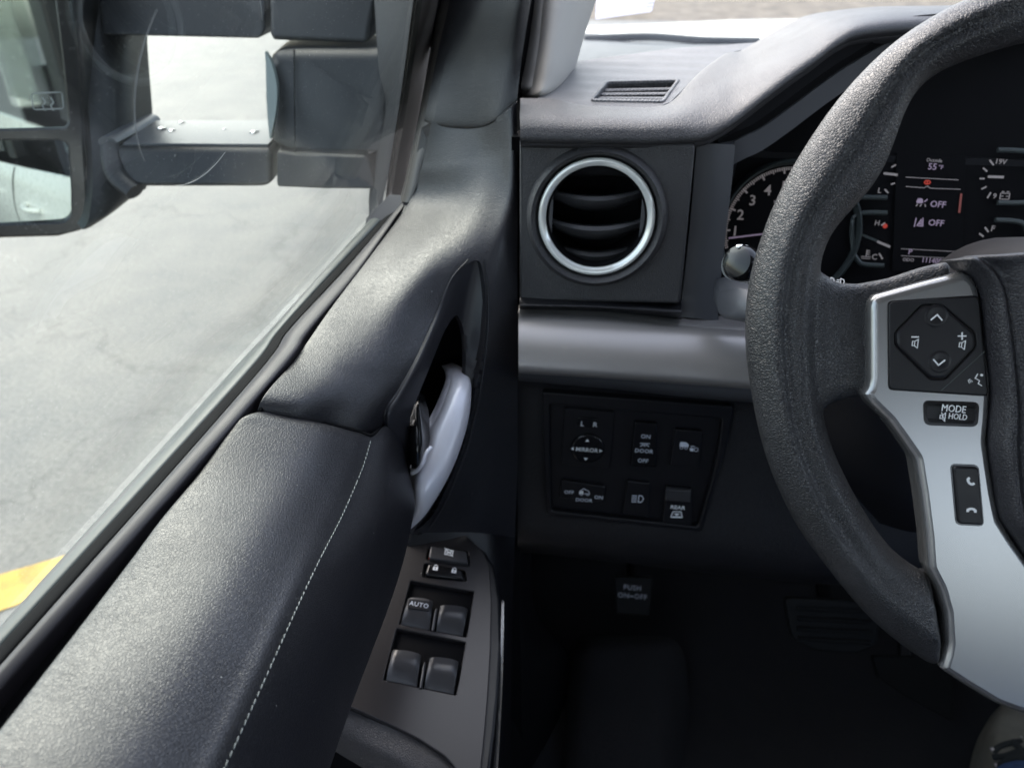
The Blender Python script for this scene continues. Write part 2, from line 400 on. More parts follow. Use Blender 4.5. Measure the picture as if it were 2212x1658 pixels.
# ================================================================== SETTING
def ground():
    m = bpy.data.materials.new('concrete'); MATS['concrete'] = m; m.use_nodes = True
    n = m.node_tree.nodes; l = m.node_tree.links; b = n['Principled BSDF']
    tc = n.new('ShaderNodeTexCoord')
    def noise(s, d=8, r=.6):
        z = n.new('ShaderNodeTexNoise'); z.inputs['Scale'].default_value = s; z.inputs['Detail'].default_value = d; z.inputs['Roughness'].default_value = r
        l.new(tc.outputs['Object'], z.inputs['Vector']); return z
    a = noise(2.6, 10, .72); g = noise(60, 4, .7)
    cr = n.new('ShaderNodeValToRGB'); e = cr.color_ramp.elements
    e[0].position = .3; e[0].color = (.115, .113, .112, 1); e[1].position = .64; e[1].color = (.192, .179, .162, 1)
    l.new(a.outputs['Fac'], cr.inputs[0])
    mx = n.new('ShaderNodeMix'); mx.data_type = 'RGBA'; mx.blend_type = 'MULTIPLY'; mx.inputs['Factor'].default_value = 1
    c2 = n.new('ShaderNodeValToRGB'); c2.color_ramp.elements[0].position = .35; c2.color_ramp.elements[0].color = (.55, .55, .56, 1); c2.color_ramp.elements[1].position = .6
    l.new(g.outputs['Fac'], c2.inputs[0]); l.new(cr.outputs[0], mx.inputs['A']); l.new(c2.outputs[0], mx.inputs['B'])
    # cracks
    wp = noise(2.2, 5); vm = n.new('ShaderNodeVectorMath'); vm.operation = 'MULTIPLY_ADD'; vm.inputs[1].default_value = (.8, .8, 0)
    wp.inputs['Scale'].default_value = 3.4; l.new(wp.outputs['Color'], vm.inputs[0]); l.new(tc.outputs['Object'], vm.inputs[2])
    vo = n.new('ShaderNodeTexVoronoi'); vo.feature = 'DISTANCE_TO_EDGE'; vo.inputs['Scale'].default_value = .55; l.new(vm.outputs[0], vo.inputs['Vector'])
    rr = n.new('ShaderNodeMapRange'); rr.inputs['From Max'].default_value = .014; l.new(vo.outputs['Distance'], rr.inputs['Value'])
    rr.inputs['To Min'].default_value = .66; rr.inputs['To Max'].default_value = 1
    m3 = n.new('ShaderNodeMix'); m3.data_type = 'RGBA'; m3.blend_type = 'MULTIPLY'; m3.inputs['Factor'].default_value = 1
    l.new(mx.outputs['Result'], m3.inputs['A']); l.new(rr.outputs[0], m3.inputs['B']); l.new(m3.outputs['Result'], b.inputs['Base Color'])
    b.inputs['Roughness'].default_value = .6
    bp = n.new('ShaderNodeBump'); bp.inputs['Distance'].default_value = .004; l.new(g.outputs['Fac'], bp.inputs['Height']); l.new(bp.outputs[0], b.inputs['Normal'])
    mb = MB(); mb.box((-300, -300, -1.85), (300, 300, -1.65), 'concrete'); tag(mb.build('parking_lot'), kind='structure')
    mat('dry_grass', (.19, .155, .12), .95, var=(.45, 3))
    mb = MB()
    rows = []
    mb.add([(-60, 14.5, -1.62), (80, 12.5, -1.62), (90, 200, -1.62), (-70, 200, -1.62), (-60, 14.4, -1.66), (80, 12.4, -1.66), (90, 200, -1.66), (-70, 200, -1.66)],
           [(0, 1, 2, 3), (7, 6, 5, 4), (4, 5, 1, 0), (5, 6, 2, 1), (6, 7, 3, 2), (7, 4, 0, 3)], 'dry_grass')
    tag(mb.build('dry_field'), kind='structure')
    # the yellow line painted on the lot, seen low through the side window
    mat('yellow_paint', (.50, .30, .03), .6, var=(.45, 9))
    F = Fr((0, 0, -1.646), (0, 0, 1), (0, 1, 0))
    q = [F.uv(0, 1240), F.uv(170, 1190), F.uv(170, 1255), F.uv(0, 1318)]
    a, b2, c, d = [Vector(x) for x in q]
    L = (a-b2)*4; mb = MB(); plate(mb, F, [[tuple(a+L), tuple(b2-L), tuple(c-(d-c)*4), tuple(d+(d-c)*4)]], .003, 'yellow_paint', 0, 0)
    tag(mb.build('yellow_parking_line'), kind='structure')
ground()

# ================================================================== DOOR
door = thing('driver_door', 'black leather driver door with arched grab handle beside the side window', 'car door', (-.2, .3, -1.1))
# window plane
gA, gB = at(0, 1350, .36), at(795, 477, .73)
gdir = (gB-gA).normalized(); gup = (Vector((.34, -.12, 1))-gdir*Vector((.34, -.12, 1)).dot(gdir)).normalized()
gn = gdir.cross(gup).normalized()
if gn.x < 0: gn = -gn
GF = Fr(gA, gn, (0, 0, 1))
def build_door():
    # main moulded leather skin, from the pillar down behind the armrest pad
    bez_out = [(834,892),(862,848),(894,789),(921,733),(949,670),(977,603),(1001,571),(1029,555),(1044,567),(1054,630),(1053,700),(1046,760),(1034,830),(1020,900),(1000,975),(960,1070),(925,1130),(880,1150),(862,1050),(850,960)]
    rows = [
     [(934,263,.66),(965,267,.655),(1000,270,.645),(1040,268,.63),(1080,250,.61),(1104,232,.602),(1116,219,.604)],
     [(913,360,.68),(950,356,.665),(990,352,.65),(1040,347,.635),(1080,338,.62),(1105,330,.61),(1118,322,.612)],
     [(884,440,.69),(928,442,.67),(980,440,.648),(1030,438,.628),(1075,434,.62),(1103,430,.615),(1118,425,.62)],
     [(804,552,.63),(855,557,.615),(915,560,.60),(975,556,.60),(1035,548,.605),(1080,544,.61),(1118,540,.625)],
     [(722,662,.573),(785,676,.567),(850,684,.568),(915,680,.585),(985,664,.60),(1060,655,.612),(1118,650,.635)],
     [(645,773,.526),(715,792,.524),(790,802,.535),(860,800,.555),(950,785,.59),(1050,770,.62),(1118,760,.65)],
     [(562,888,.481),(640,904,.490),(712,924,.512),(785,937,.53),(860,925,.57),(1010,890,.625),(1118,880,.67)],
     [(600,1000,.56),(660,1030,.56),(740,1040,.57),(820,1040,.58),(900,1020,.60),(1020,1000,.65),(1118,1005,.70)],
     [(640,1130,.60),(700,1150,.60),(780,1150,.61),(860,1150,.63),(940,1150,.66),(1030,1150,.69),(1112,1160,.74)]]
    rows = [[at(*q[0])+V(.0005, 0, -.010), at(*q[0])+V(0, 0, -.0025)]+q for q in rows]
    sk = skin(rows)
    bc = (960, 820); hole = smooth2([(bc[0]+(u-bc[0])*.955, bc[1]+(v-bc[1])*.972) for u, v in bez_out], 120)
    patch('upper_trim', rows, 'door_leather', door, back=(-.012, .012, -.008), nu=120, nv=160, holes=[hole])
    # the separate pillar piece above the curved seam
    rows = [
     [(1022,-140,.60),(1060,-140,.585),(1110,-140,.57),(1150,-140,.56),(1176,-140,.565)],
     [(992,0,.625),(1035,0,.60),(1085,0,.585),(1125,0,.575),(1148,0,.585)],
     [(962,130,.648),(1000,132,.632),(1050,134,.614),(1100,128,.600),(1128,120,.60)],
     [(936,258,.660),(972,264,.650),(1029,266,.632),(1075,250,.612),(1117,214,.604)],
     [(935,265,.668),(972,271,.658),(1029,272,.640),(1075,256,.62),(1117,219,.612)]]
    patch('pillar_cover', rows, 'door_leather_shaded', door, back=(-.01, .012, 0), nu=40, nv=60)
    # armrest pad
    LSR = [((578,889,.484),(804,941,.549),(846,905,.562)), ((536,897,.472),(797,965,.545),(862,940,.566)), ((505,927,.462),(782,1014,.535),(877,1000,.568)),
           ((438,1020,.435),(740,1112,.508),(893,1082,.562)), ((361,1113,.405),(690,1210,.48),(884,1138,.553)), ((300,1195,.384),(645,1305,.455),(866,1215,.535)),
           ((230,1288,.36),(600,1405,.43),(835,1310,.508)), ((155,1386,.335),(548,1520,.40),(795,1415,.478)), ((52,1520,.305),(490,1647,.37),(748,1540,.445)),
           ((-30,1625,.285),(440,1750,.345),(707,1658,.415)), ((-160,1790,.26),(360,1920,.31),(640,1850,.375)), ((-330,2000,.235),(250,2130,.275),(560,2060,.34))]
    rows = []; st = []
    for i, (l, s, r) in enumerate(LSR):
        L, S, Q = at(*l), at(*s), at(*r); q_ = ray(s[0], s[1]); S = q_*((-.150+.006*min(1, i/6))/q_.x); k = 0 if i == 0 else (.7 if i == 1 else 1)
        U = Vector((.15, -.1, 1)).normalized()
        rows.append([L+V(-.004, 0, -.018), L+V(-.002, 0, -.005), L, L.lerp(S, .3)+U*.0085*k, L.lerp(S, .62)+U*.0125*k, L.lerp(S, .86)+U*.0065*k, S,
                     S.lerp(Q, .5)+V(.004, -.004, .004)*k, Q, Q+V(-.004, .002, -.008), Q+V(-.02, .004, -.022)])
        st.append(S)
    front = [p+V(0, .003, -.010) for p in rows[0]]
    mb = MB(); sweep(mb, [p+V(0, .001, .0002) for p in crs([at(560, 886, .479)]+rows[0][2:7]+[at(832, 912, .562)], 40)], .0013, 'matte_black', n=8); mb.build('seam_line', door)
    pad = patch('armrest_pad', [front]+rows, 'door_leather', door, back=(-.01, .0, -.014), nu=90, nv=110, sharp=70)
    # thread stitches along the seam
    path = crs(st, 400); acc = 0; pitch = .0037; last = None; marks = []
    for a, b in zip(path, path[1:]):
        acc += (b-a).length
        if acc >= pitch: acc -= pitch; marks.append((b, (b-a).normalized()))
    base = None
    for (p, t) in marks[1:]:
        if base is None:
            mb = MB(); n = 5
            sweep(mb, [V(-.0015, 0, -.0004), V(-.0009, 0, .0), V(.0009, 0, .0), V(.0015, 0, -.0004)], [.0002, .00034, .00034, .0002], 'stitch_thread', n=6)
            me = bpy.data.meshes.new('stitch'); me.from_pydata(mb.v, [], mb.f); me.materials.append(MATS['stitch_thread']); base = me
            me.polygons.foreach_set('use_smooth', [True]*len(me.polygons))
        o = bpy.data.objects.new('stitch', base); COL.objects.link(o); o.parent = pad
        toc = (-p).normalized(); nrm = (V(.35, -.3, .9)).normalized()
        o.location = p - WLOC[pad.name] + nrm*.0006
        z = (nrm - t*nrm.dot(t)).normalized(); x = t; y = z.cross(x)
        q = Matrix((x, y, z)).transposed().to_4x4() @ Matrix.Rotation(R(7), 4, 'Z')
        o.rotation_euler = q.to_euler()
    # bezel around the handle: a smooth recessed dish with the pocket hole in it
    cb = at(950, 900, .585)
    brows = [
     [(1012,560,.606),(1029,553,.606),(1046,564,.607)],
     [(975,603,.600),(1015,615,.612),(1055,630,.611)],
     [(947,670,.590),(1000,680,.618),(1055,700,.617)],
     [(919,733,.578),(985,745,.622),(1050,760,.623)],
     [(892,789,.566),(965,805,.612),(1040,830,.632)],
     [(858,848,.552),(945,870,.607),(1026,900,.645)],
     [(832,893,.545),(930,940,.606),(1006,975,.655)],
     [(838,960,.56),(915,1010,.606),(968,1070,.662)],
     [(850,1050,.575),(900,1080,.610),(930,1135,.665)],
     [(870,1150,.60),(885,1152,.63),(905,1155,.665)]]
    pocket = smooth2([(886,905),(898,868),(910,837),(933,781),(961,714),(980,686),(989,682),(1001,710),(1006,757),(1003,830),(985,910),(960,960),(935,990),(900,1020),(886,1010)], 80)
    brows = [[(q[0][0]-3, q[0][1]-1, sk(q[0][0]-3, q[0][1]-1, -.001)), (q[0][0], q[0][1], sk(q[0][0], q[0][1], .0015, q[0][2]))]+[(q[0][0]*.8+q[1][0]*.2, q[0][1]*.8+q[1][1]*.2, sk(q[0][0], q[0][1], -.002, q[0][2]))]+[q[1]]+[(q[2][0]*.8+q[1][0]*.2, q[2][1]*.8+q[1][1]*.2, sk(q[2][0], q[2][1], -.003, q[2][2])), (q[2][0], q[2][1], sk(q[2][0], q[2][1], .0015, q[2][2])), (q[2][0]+3, q[2][1], sk(q[2][0]+3, q[2][1], -.001, q[2][2]))] for q in brows]
    patch('handle_bezel', brows, 'smooth_plastic', door, back=(-.004, .004, -.002), nu=60, nv=110, holes=[pocket])
    # the black pocket behind
    prow = [[(950,660,.625),(990,670,.64),(1030,690,.65)], [(900,760,.62),(960,770,.66),(1040,790,.675)], [(870,860,.61),(940,870,.67),(1030,890,.69)],
            [(850,960,.61),(920,970,.66),(1010,990,.69)], [(850,1060,.61),(900,1060,.65),(960,1070,.68)]]
    patch('handle_pocket', prow, 'matte_black', door, back=(-.004, .006, -.002), nu=24, nv=24)
    # the silver pull handle: a curved grip with real girth
    Lr = [(962,800),(970,815),(970,835),(960,865),(948,893),(930,930),(922,965),(905,1000),(893,1030),(891,1080),(887,1142)]
    Rr = [(985,793),(1007,805),(1017,828),(1017,868),(1010,915),(997,960),(981,1003),(960,1046),(938,1083),(915,1116),(889,1141)]
    dd = [.640,.622,.608,.600,.594,.588,.582,.577,.574,.575,.585]
    rows = []
    for a, b, d in zip(Lr, Rr, dd):
        A, B = at(*a, d+.006), at(*b, d+.010); w = (B-A).length; toc = (-(A+B)).normalized(); mid = (A+B)/2
        h = min(.012, w*.38)
        q = [A-toc*.014, A-toc*.002, A.lerp(B, .14)+toc*h*.65, A.lerp(B, .36)+toc*h, A.lerp(B, .62)+toc*h*.98, A.lerp(B, .86)+toc*h*.55, B-toc*.003, B-toc*.016]
        rows.append(q)
    hd = patch('pull_handle', rows, 'silver_door', door, back=(-.006, .012, -.003), nu=28, nv=60, sharp=80)
    # the raised ledge round the lock lever on the handle
    mb = MB(); sweep(mb, crs([at(890,1022,.571), at(903,1014,.567), at(913,1000,.565), at(921,978,.566), at(931,966,.570)], 20), [.0016]*21, 'silver_door', n=10); mb.build('handle_lip', door)
    # lock lever
    rows = [[(896,866,.60),(906,860,.59),(920,868,.60)], [(886,895,.59),(903,875,.574),(926,890,.60)], [(884,918,.585),(905,912,.566),(928,930,.59)],
            [(884,960,.58),(908,960,.560),(928,962,.59)], [(888,1006,.575),(905,1006,.567),(912,1004,.58)], [(890,1012,.585),(902,1013,.58),(910,1009,.59)]]
    patch('lock_lever', rows, 'gloss_black', door, back=(-.004, .012, -.002), nu=18, nv=30, sharp=60)
    rows = [[(884,918,.577),(898,908,.569),(912,918,.569)], [(884,960,.573),(900,955,.560),(915,960,.567)], [(888,1006,.571),(902,1006,.563),(911,1004,.570)]]
    patch('lever_tab', rows, 'gloss_black', door, back=(-.002, .006, -.002), nu=10, nv=14, sharp=60)
    # lower door skin (dark) down to the floor, behind the switch panel
    rows = [[(905,1100,.69),(980,1080,.70),(1050,1090,.72),(1085,1110,.74),(1114,1140,.75)],
            [(860,1250,.70),(960,1250,.71),(1050,1250,.72),(1088,1260,.74),(1108,1280,.77)],
            [(800,1450,.72),(930,1450,.73),(1040,1450,.735),(1084,1460,.75),(1104,1480,.80)],
            [(740,1700,.74),(900,1700,.75),(1010,1700,.76),(1074,1700,.78),(1100,1700,.86)],
            [(700,1950,.8),(880,1950,.82),(990,1950,.84),(1060,1950,.86),(1095,1950,.92)]]
    patch('lower_panel', rows, 'black_plastic', door, back=(-.012, .01, 0), nu=40, nv=40)
    # highlight down the door panel edge, modelled as a thin silver strip
    rows = [[(1087,1300,.66),(1088,1300,.66)], [(1084,1380,.64),(1088,1380,.64)], [(1080,1480,.62),(1085,1480,.62)], [(1073,1600,.60),(1079,1600,.60)], [(1064,1720,.58),(1071,1720,.58)], [(1050,1900,.55),(1058,1900,.55)]]
    patch('edge_highlight', rows, 'silver', door, back=(-.0015, .003, 0), nu=2, nv=30)
    # belt mouldings between glass and leather
    def strip(name, A, B, m, lift=0, bulge=.002, back=(-.003, 0, -.012)):
        rows = []
        for a, b in zip(A, B):
            P, Q = at(*a), at(*b); rows.append([P+V(0, 0, -.003), P, P.lerp(Q, .5)+V(0, 0, bulge), Q, Q+V(0, 0, -.003)])
        return patch(name, rows, m, door, back=back, nu=12, nv=60, sharp=60)
    strip('outer_belt_moulding', [(-300,1680,.29),(0,1352,.365),(495,806,.535),(582,713,.585),(700,583,.66),(800,474,.735)],
          [(-300,1730,.285),(0,1392,.352),(532,804,.525),(603,712,.573),(715,590,.65),(822,476,.73)], 'belt_strip', back=(-.002, 0, -.02))
    strip('glass_run', [(-300,1735,.283),(0,1394,.350),(534,804,.523),(605,712,.571),(717,590,.648),(826,474,.725)],
          [(-300,1770,.28),(0,1432,.340),(556,804,.515),(622,712,.562),(735,590,.64),(852,458,.722)], 'matte_black', bulge=.001)
    strip('inner_belt_seal', [(-300,1775,.279),(0,1437,.337),(558,804,.513),(625,712,.56),(740,588,.637),(858,452,.718)],
          [(-300,1835,.275),(0,1484,.328),(598,804,.504),(666,712,.549),(770,588,.622),(876,438,.706)], 'seal_rubber', bulge=.003)
    strip('trim_gap', [(-300,1835,.285),(0,1476,.340),(592,804,.518),(660,712,.564),(764,588,.636),(870,440,.716)],
          [(-300,1940,.285),(0,1600,.325),(572,905,.50),(702,712,.572),(806,566,.64),(896,436,.70)], 'matte_black', bulge=0)
    # window frame strips rising at the front
    def vstrip(name, A, B, m, th=.01, bulge=.003):
        rows = []
        for a, b in zip(A, B):
            P, Q = at(*a), at(*b); t = (-(P+Q)).normalized(); rows.append([P-t*.004, P, P.lerp(Q, .5)+t*bulge, Q, Q-t*.004])
        return patch(name, rows, m, door, back=(-.004, th, 0), nu=12, nv=40, sharp=60)
    def dg(u, v, lift): return GF.hit(u, v).length/ray(u, v).length-lift
    G = lambda pts, lift: [(u, v, dg(u, v, lift)) for u, v in pts]
    CH0 = [(930,-140),(902,0),(884,130),(868,240),(853,330),(842,400),(838,440)]; CH1 = [(975,-140),(945,0),(924,130),(905,240),(887,330),(874,395),(864,432)]
    vstrip('front_glass_channel', G(CH0, -.002), G(CH1, .004), 'frame_rubber', th=.006, bulge=.001)
    vstrip('frame_gap', G([(u-3, v) for u, v in CH1], .002), G([(u+14, v+2) for u, v in CH1], .002), 'matte_black', th=.006, bulge=0)
    vstrip('door_frame_seal', [(985,-140,.66),(951,0,.672),(931,130,.684),(911,240,.69),(892,333,.694),(878,398,.70),(868,436,.705)], [(1026,-140,.648),(996,0,.657),(966,130,.667),(938,252,.672),(914,345,.685),(900,400,.69),(886,438,.695)], 'frame_rubber', th=.012, bulge=.003)
    prism('corner_seal', door, [(790,470,.745),(842,418,.742),(884,420,.722),(884,446,.715),(862,460,.722),(815,502,.738),(796,492,.742)], (-.004, .004, -.012), 'seal_rubber', .002)
    # window pane
    out = [GF.uv(-700, 2120), GF.uv(-2, 1356), GF.uv(795, 480), GF.uv(868, 440), GF.uv(905, 240), GF.uv(945, 0), GF.uv(1010, -300), (GF.uv(-300, 200)[0]-.35, .45)]
    pl('window_pane', door, GF, [out], .004, 'window_glass', 0, 0)
    # faint ring mark on the glass, drawn as three thin arcs
    mb = MB(); c = GF.uv(455, 168, .003)
    e = GF.uv(565, 168, .003); r = math.hypot(e[0]-c[0], e[1]-c[1])
    mat('ring_mark_tone', (.30, .31, .31), .6)
    for (a0, a1, w) in ((20, 80, .0003), (140, 214, .0003), (250, 300, .0002)):
        n = 24; o = [(c[0]+(r+w*math.sin(math.pi*i/n))*math.cos(R(a0+(a1-a0)*i/n)), c[1]+(r+w*math.sin(math.pi*i/n))*math.sin(R(a0+(a1-a0)*i/n))) for i in range(n+1)]
        o2 = [(c[0]+(r-w*math.sin(math.pi*i/n))*math.cos(R(a0+(a1-a0)*i/n)), c[1]+(r-w*math.sin(math.pi*i/n))*math.sin(R(a0+(a1-a0)*i/n))) for i in range(n, -1, -1)]
        plate(mb, GF, [o+o2], .0002, 'ring_mark_tone', 0, .0006)
    mb.build('ring_mark', door)
    # ---- switch panel
    SF = Fr(at(950, 1400, .625), (.10, -.17, .98), (0, 1, 0))
    so = [(905,1108),(935,1125),(975,1138),(1010,1158),(1045,1192),(1058,1225),(1062,1300),(1060,1400),(1054,1500),(1047,1580),(1036,1690),(1010,1690),(962,1632),(900,1592),(840,1562),(757,1525),(700,1505),(740,1420),(800,1290),(850,1180),(880,1120)]
    h1 = uvs(SF, [(887,1253),(1024,1277),(1007,1375),(862,1348)]); h2 = uvs(SF, [(857,1356),(1006,1386),(985,1500),(828,1468)])
    h3 = uvs(SF, [(927,1180),(1012,1190),(1014,1222),(920,1208)]); h4 = uvs(SF, [(917,1215),(1005,1232),(1008,1255),(912,1246)])
    sp = pl('switch_panel', door, SF, [rnd(uvs(SF, so), .004), rnd(h1, .0012), rnd(h2, .0012), rnd(h3, .002), rnd(h4, .002)], .006, 'satin_dark', .0008)
    pl('panel_skirt', door, Fr(SF.w(0, 0, -.006), SF.z, (0, 1, 0)), [[(x, y) for x, y in uvs(SF, [(905,1118),(975,1140),(1010,1158),(1050,1192),(1070,1225),(1082,1300),(1084,1400),(1078,1500),(1070,1580),(1056,1690),(1010,1690),(962,1632),(757,1525),(690,1505),(740,1420),(800,1290),(880,1120)], -.006)]], .03, 'black_plastic', .003)
    # wells under the openings
    for h in (h1, h2):
        c = sum((Vector(p) for p in h), Vector((0, 0)))/4
        q = [tuple(c+(Vector(p)-c)*1.08) for p in h]
        pl('switch_well', door, SF, [q], .003, 'matte_black', 0, -.0052)
    def rocker(quad, dome, lab=None, name='window_switch'):
        # a paddle: rear edge high and rounded, front edge dropping to the well
        q = [SF.hit(*p) for p in quad]   # far-left, far-right, near-right, near-left
        mb = MB(); n = 14; prof = []
        for i in range(n+1):
            t = i/n; prof.append((t, .0045*math.sin(math.pi*(.12+.80*t))**.8 + .0025 - .0055*t*t))
        W = 10; vs = []
        for j, (t, h) in enumerate(prof):
            a = q[0].lerp(q[3], t); b = q[1].lerp(q[2], t)
            for i in range(W+1):
                s = i/W; e = 1-(abs(s-.5)*2)**8*.35
                vs.append(a.lerp(b, s)+SF.z*h*e + SF.y*(.0012*math.sin(math.pi*s) if j == 0 else 0))
        k = len(vs); base = [a-SF.z*.006 for a in vs]
        fs = [(j*(W+1)+i, (j+1)*(W+1)+i, (j+1)*(W+1)+i+1, j*(W+1)+i+1) for j in range(n) for i in range(W)]
        for j in range(n):
            for s in (0, W):
                a, b = j*(W+1)+s, (j+1)*(W+1)+s; fs.append((a, b, b+k, a+k) if s else (b, a, a+k, b+k))
        for j in (0, n):
            for i in range(W):
                a, b = j*(W+1)+i, j*(W+1)+i+1; fs.append((b, a, a+k, b+k) if not j else (a, b, b+k, a+k))
        mb.add(vs+base, fs, 'switch_face')
        if lab:
            LF = Fr(q[0].lerp(q[1], .5).lerp(q[3].lerp(q[2], .5), .27)+SF.z*.0062, SF.z+V(.02, .0, 0), (0, 1, 0)); LF = Fr(LF.o, LF.z, (-.08, 1, 0))
            w = (q[0]-q[1]).length
            plate(mb, LF, [rnd([(-w*.44, -.0042), (w*.45, -.0052), (w*.45, .0040), (-w*.44, .0048)], .001)], .002, 'black_plastic', .0003, .0006)
            text(mb, LF, lab, (0, -.0004), .0058, 'print_dim', z=.0008, rot=R(-5), sp=1.08)
        return mb.build(name, door)
    rocker([(882,1296),(935,1302),(928,1360),(866,1348)], 0, 'AUTO')
    rocker([(951,1312),(1010,1318),(999,1374),(942,1362)], 0)
    rocker([(848,1408),(910,1418),(900,1482),(834,1468)], 0)
    rocker([(928,1424),(990,1432),(980,1498),(916,1486)], 0)
    for (a, b) in (((943,1318),(935,1362)), ((918,1434),(909,1486))):
        mb = MB(); P, Q = SF.hit(*a), SF.hit(*b)
        sweep(mb, [P+SF.z*.0028, P.lerp(Q, .2)+SF.z*.0045, Q+SF.z*.001], [.0008, .0012, .0012], 'switch_face', n=8); mb.build('switch_divider', door)
    # lock-out button with its no-window mark and red line
    LF = Fr(SF.o+SF.z*.0045, SF.z, (0, 1, 0))
    mb = MB(); q = uvs(LF, [(930,1178),(1008,1190),(1012,1216),(926,1204)])
    plate(mb, LF, [rnd(q, .0022)], .010, 'switch_face', .0012); 
    b1 = [LF.uv(928, 1206), LF.uv(1005, 1217), LF.uv(1003, 1221), LF.uv(928, 1209)]
    c = LF.uv(970, 1192); s = .0036
    stroke(mb, LF, [(c[0]-s, c[1]-s*.8), (c[0]+s, c[1]-s*.9), (c[0]+s, c[1]+s*.5), (c[0]-s, c[1]+s*.8)], .0007, 'print_white', closed=True)
    stroke(mb, LF, [(c[0]-s*1.3, c[1]+s), (c[0]+s*1.2, c[1]-s*1.1)], .0007, 'print_white'); stroke(mb, LF, [(c[0]+s*.8, c[1]+s*.5), (c[0]-s*.9, c[1]-s*.9)], .0007, 'print_white')
    stroke(mb, LF, [(c[0]-s, c[1]-s*.1), (c[0]+s, c[1]-s*.1)], .0005, 'print_white')
    mb.build('window_lock_button', door)
    mb = MB(); plate(mb, SF, [uvs(SF, [(926,1205),(1010,1217),(1010,1220),(926,1208)])], .002, 'red_mark', 0, .0022); mb.build('red_line', door)
    # door lock rocker with two padlocks
    mb = MB(); LF2 = Fr(SF.o+SF.z*.003, SF.z, (0, 1, 0)); q = uvs(LF2, [(925,1216),(1000,1230),(1002,1250),(918,1240)]); plate(mb, LF2, [rnd(q, .003)], .009, 'gloss_black', .0018, 0, 4)
    for (u, v, op) in ((941,1226,0), (981,1232,1)):
        c = Vector(LF2.uv(u, v)); s = .0022
        fillp(mb, LF2, [tuple(c+V(a, b, 0).xy) for a, b in ((-s, -s*1.1), (s, -s*1.1), (s, s*.3), (-s, s*.3))], 'print_white')
        stroke(mb, LF2, [tuple(c+V(a, b, 0).xy) for a, b in ((-s*.6, s*.3), (-s*.6, s*1.0), (0, s*1.45), (s*.6, s*1.0), (s*.6, s*(.6 if op else .3)))], .0006, 'print_white')
        fillp(mb, LF2, circ(c.x, c.y-s*.4, s*.28, 8), 'matte_black', .0006)
    mb.build('door_lock_switch', door)
    # armrest leather below the switch panel and the dark pull cup
    rows = [[(690,1500,.60),(757,1524,.598),(840,1560,.585),(900,1590,.578),(962,1630,.57),(1012,1688,.56),(1060,1760,.55)],
            [(680,1520,.60),(745,1550,.592),(830,1590,.580),(890,1622,.571),(950,1664,.562),(1000,1722,.553),(1045,1800,.54)],
            [(670,1545,.60),(738,1582,.590),(815,1620,.577),(872,1652,.568),(930,1700,.558),(980,1765,.548),(1020,1850,.54)],
            [(664,1560,.61),(732,1600,.597),(800,1640,.584),(858,1676,.575),(912,1728,.566),(960,1795,.556),(1000,1880,.55)]]
    patch('armrest', rows, 'dash_leather', door, back=(0, 0, -.02), nu=50, nv=26)
    rows = [[(640,1570,.66),(740,1590,.67),(840,1640,.67),(920,1740,.66)], [(620,1720,.66),(720,1740,.68),(820,1800,.68),(900,1900,.68)], [(600,1900,.66),(700,1920,.68),(800,1960,.68),(880,2000,.68)]]
    patch('pull_cup', rows, 'matte_black', door, back=(0, .01, -.01), nu=16, nv=16)
build_door()

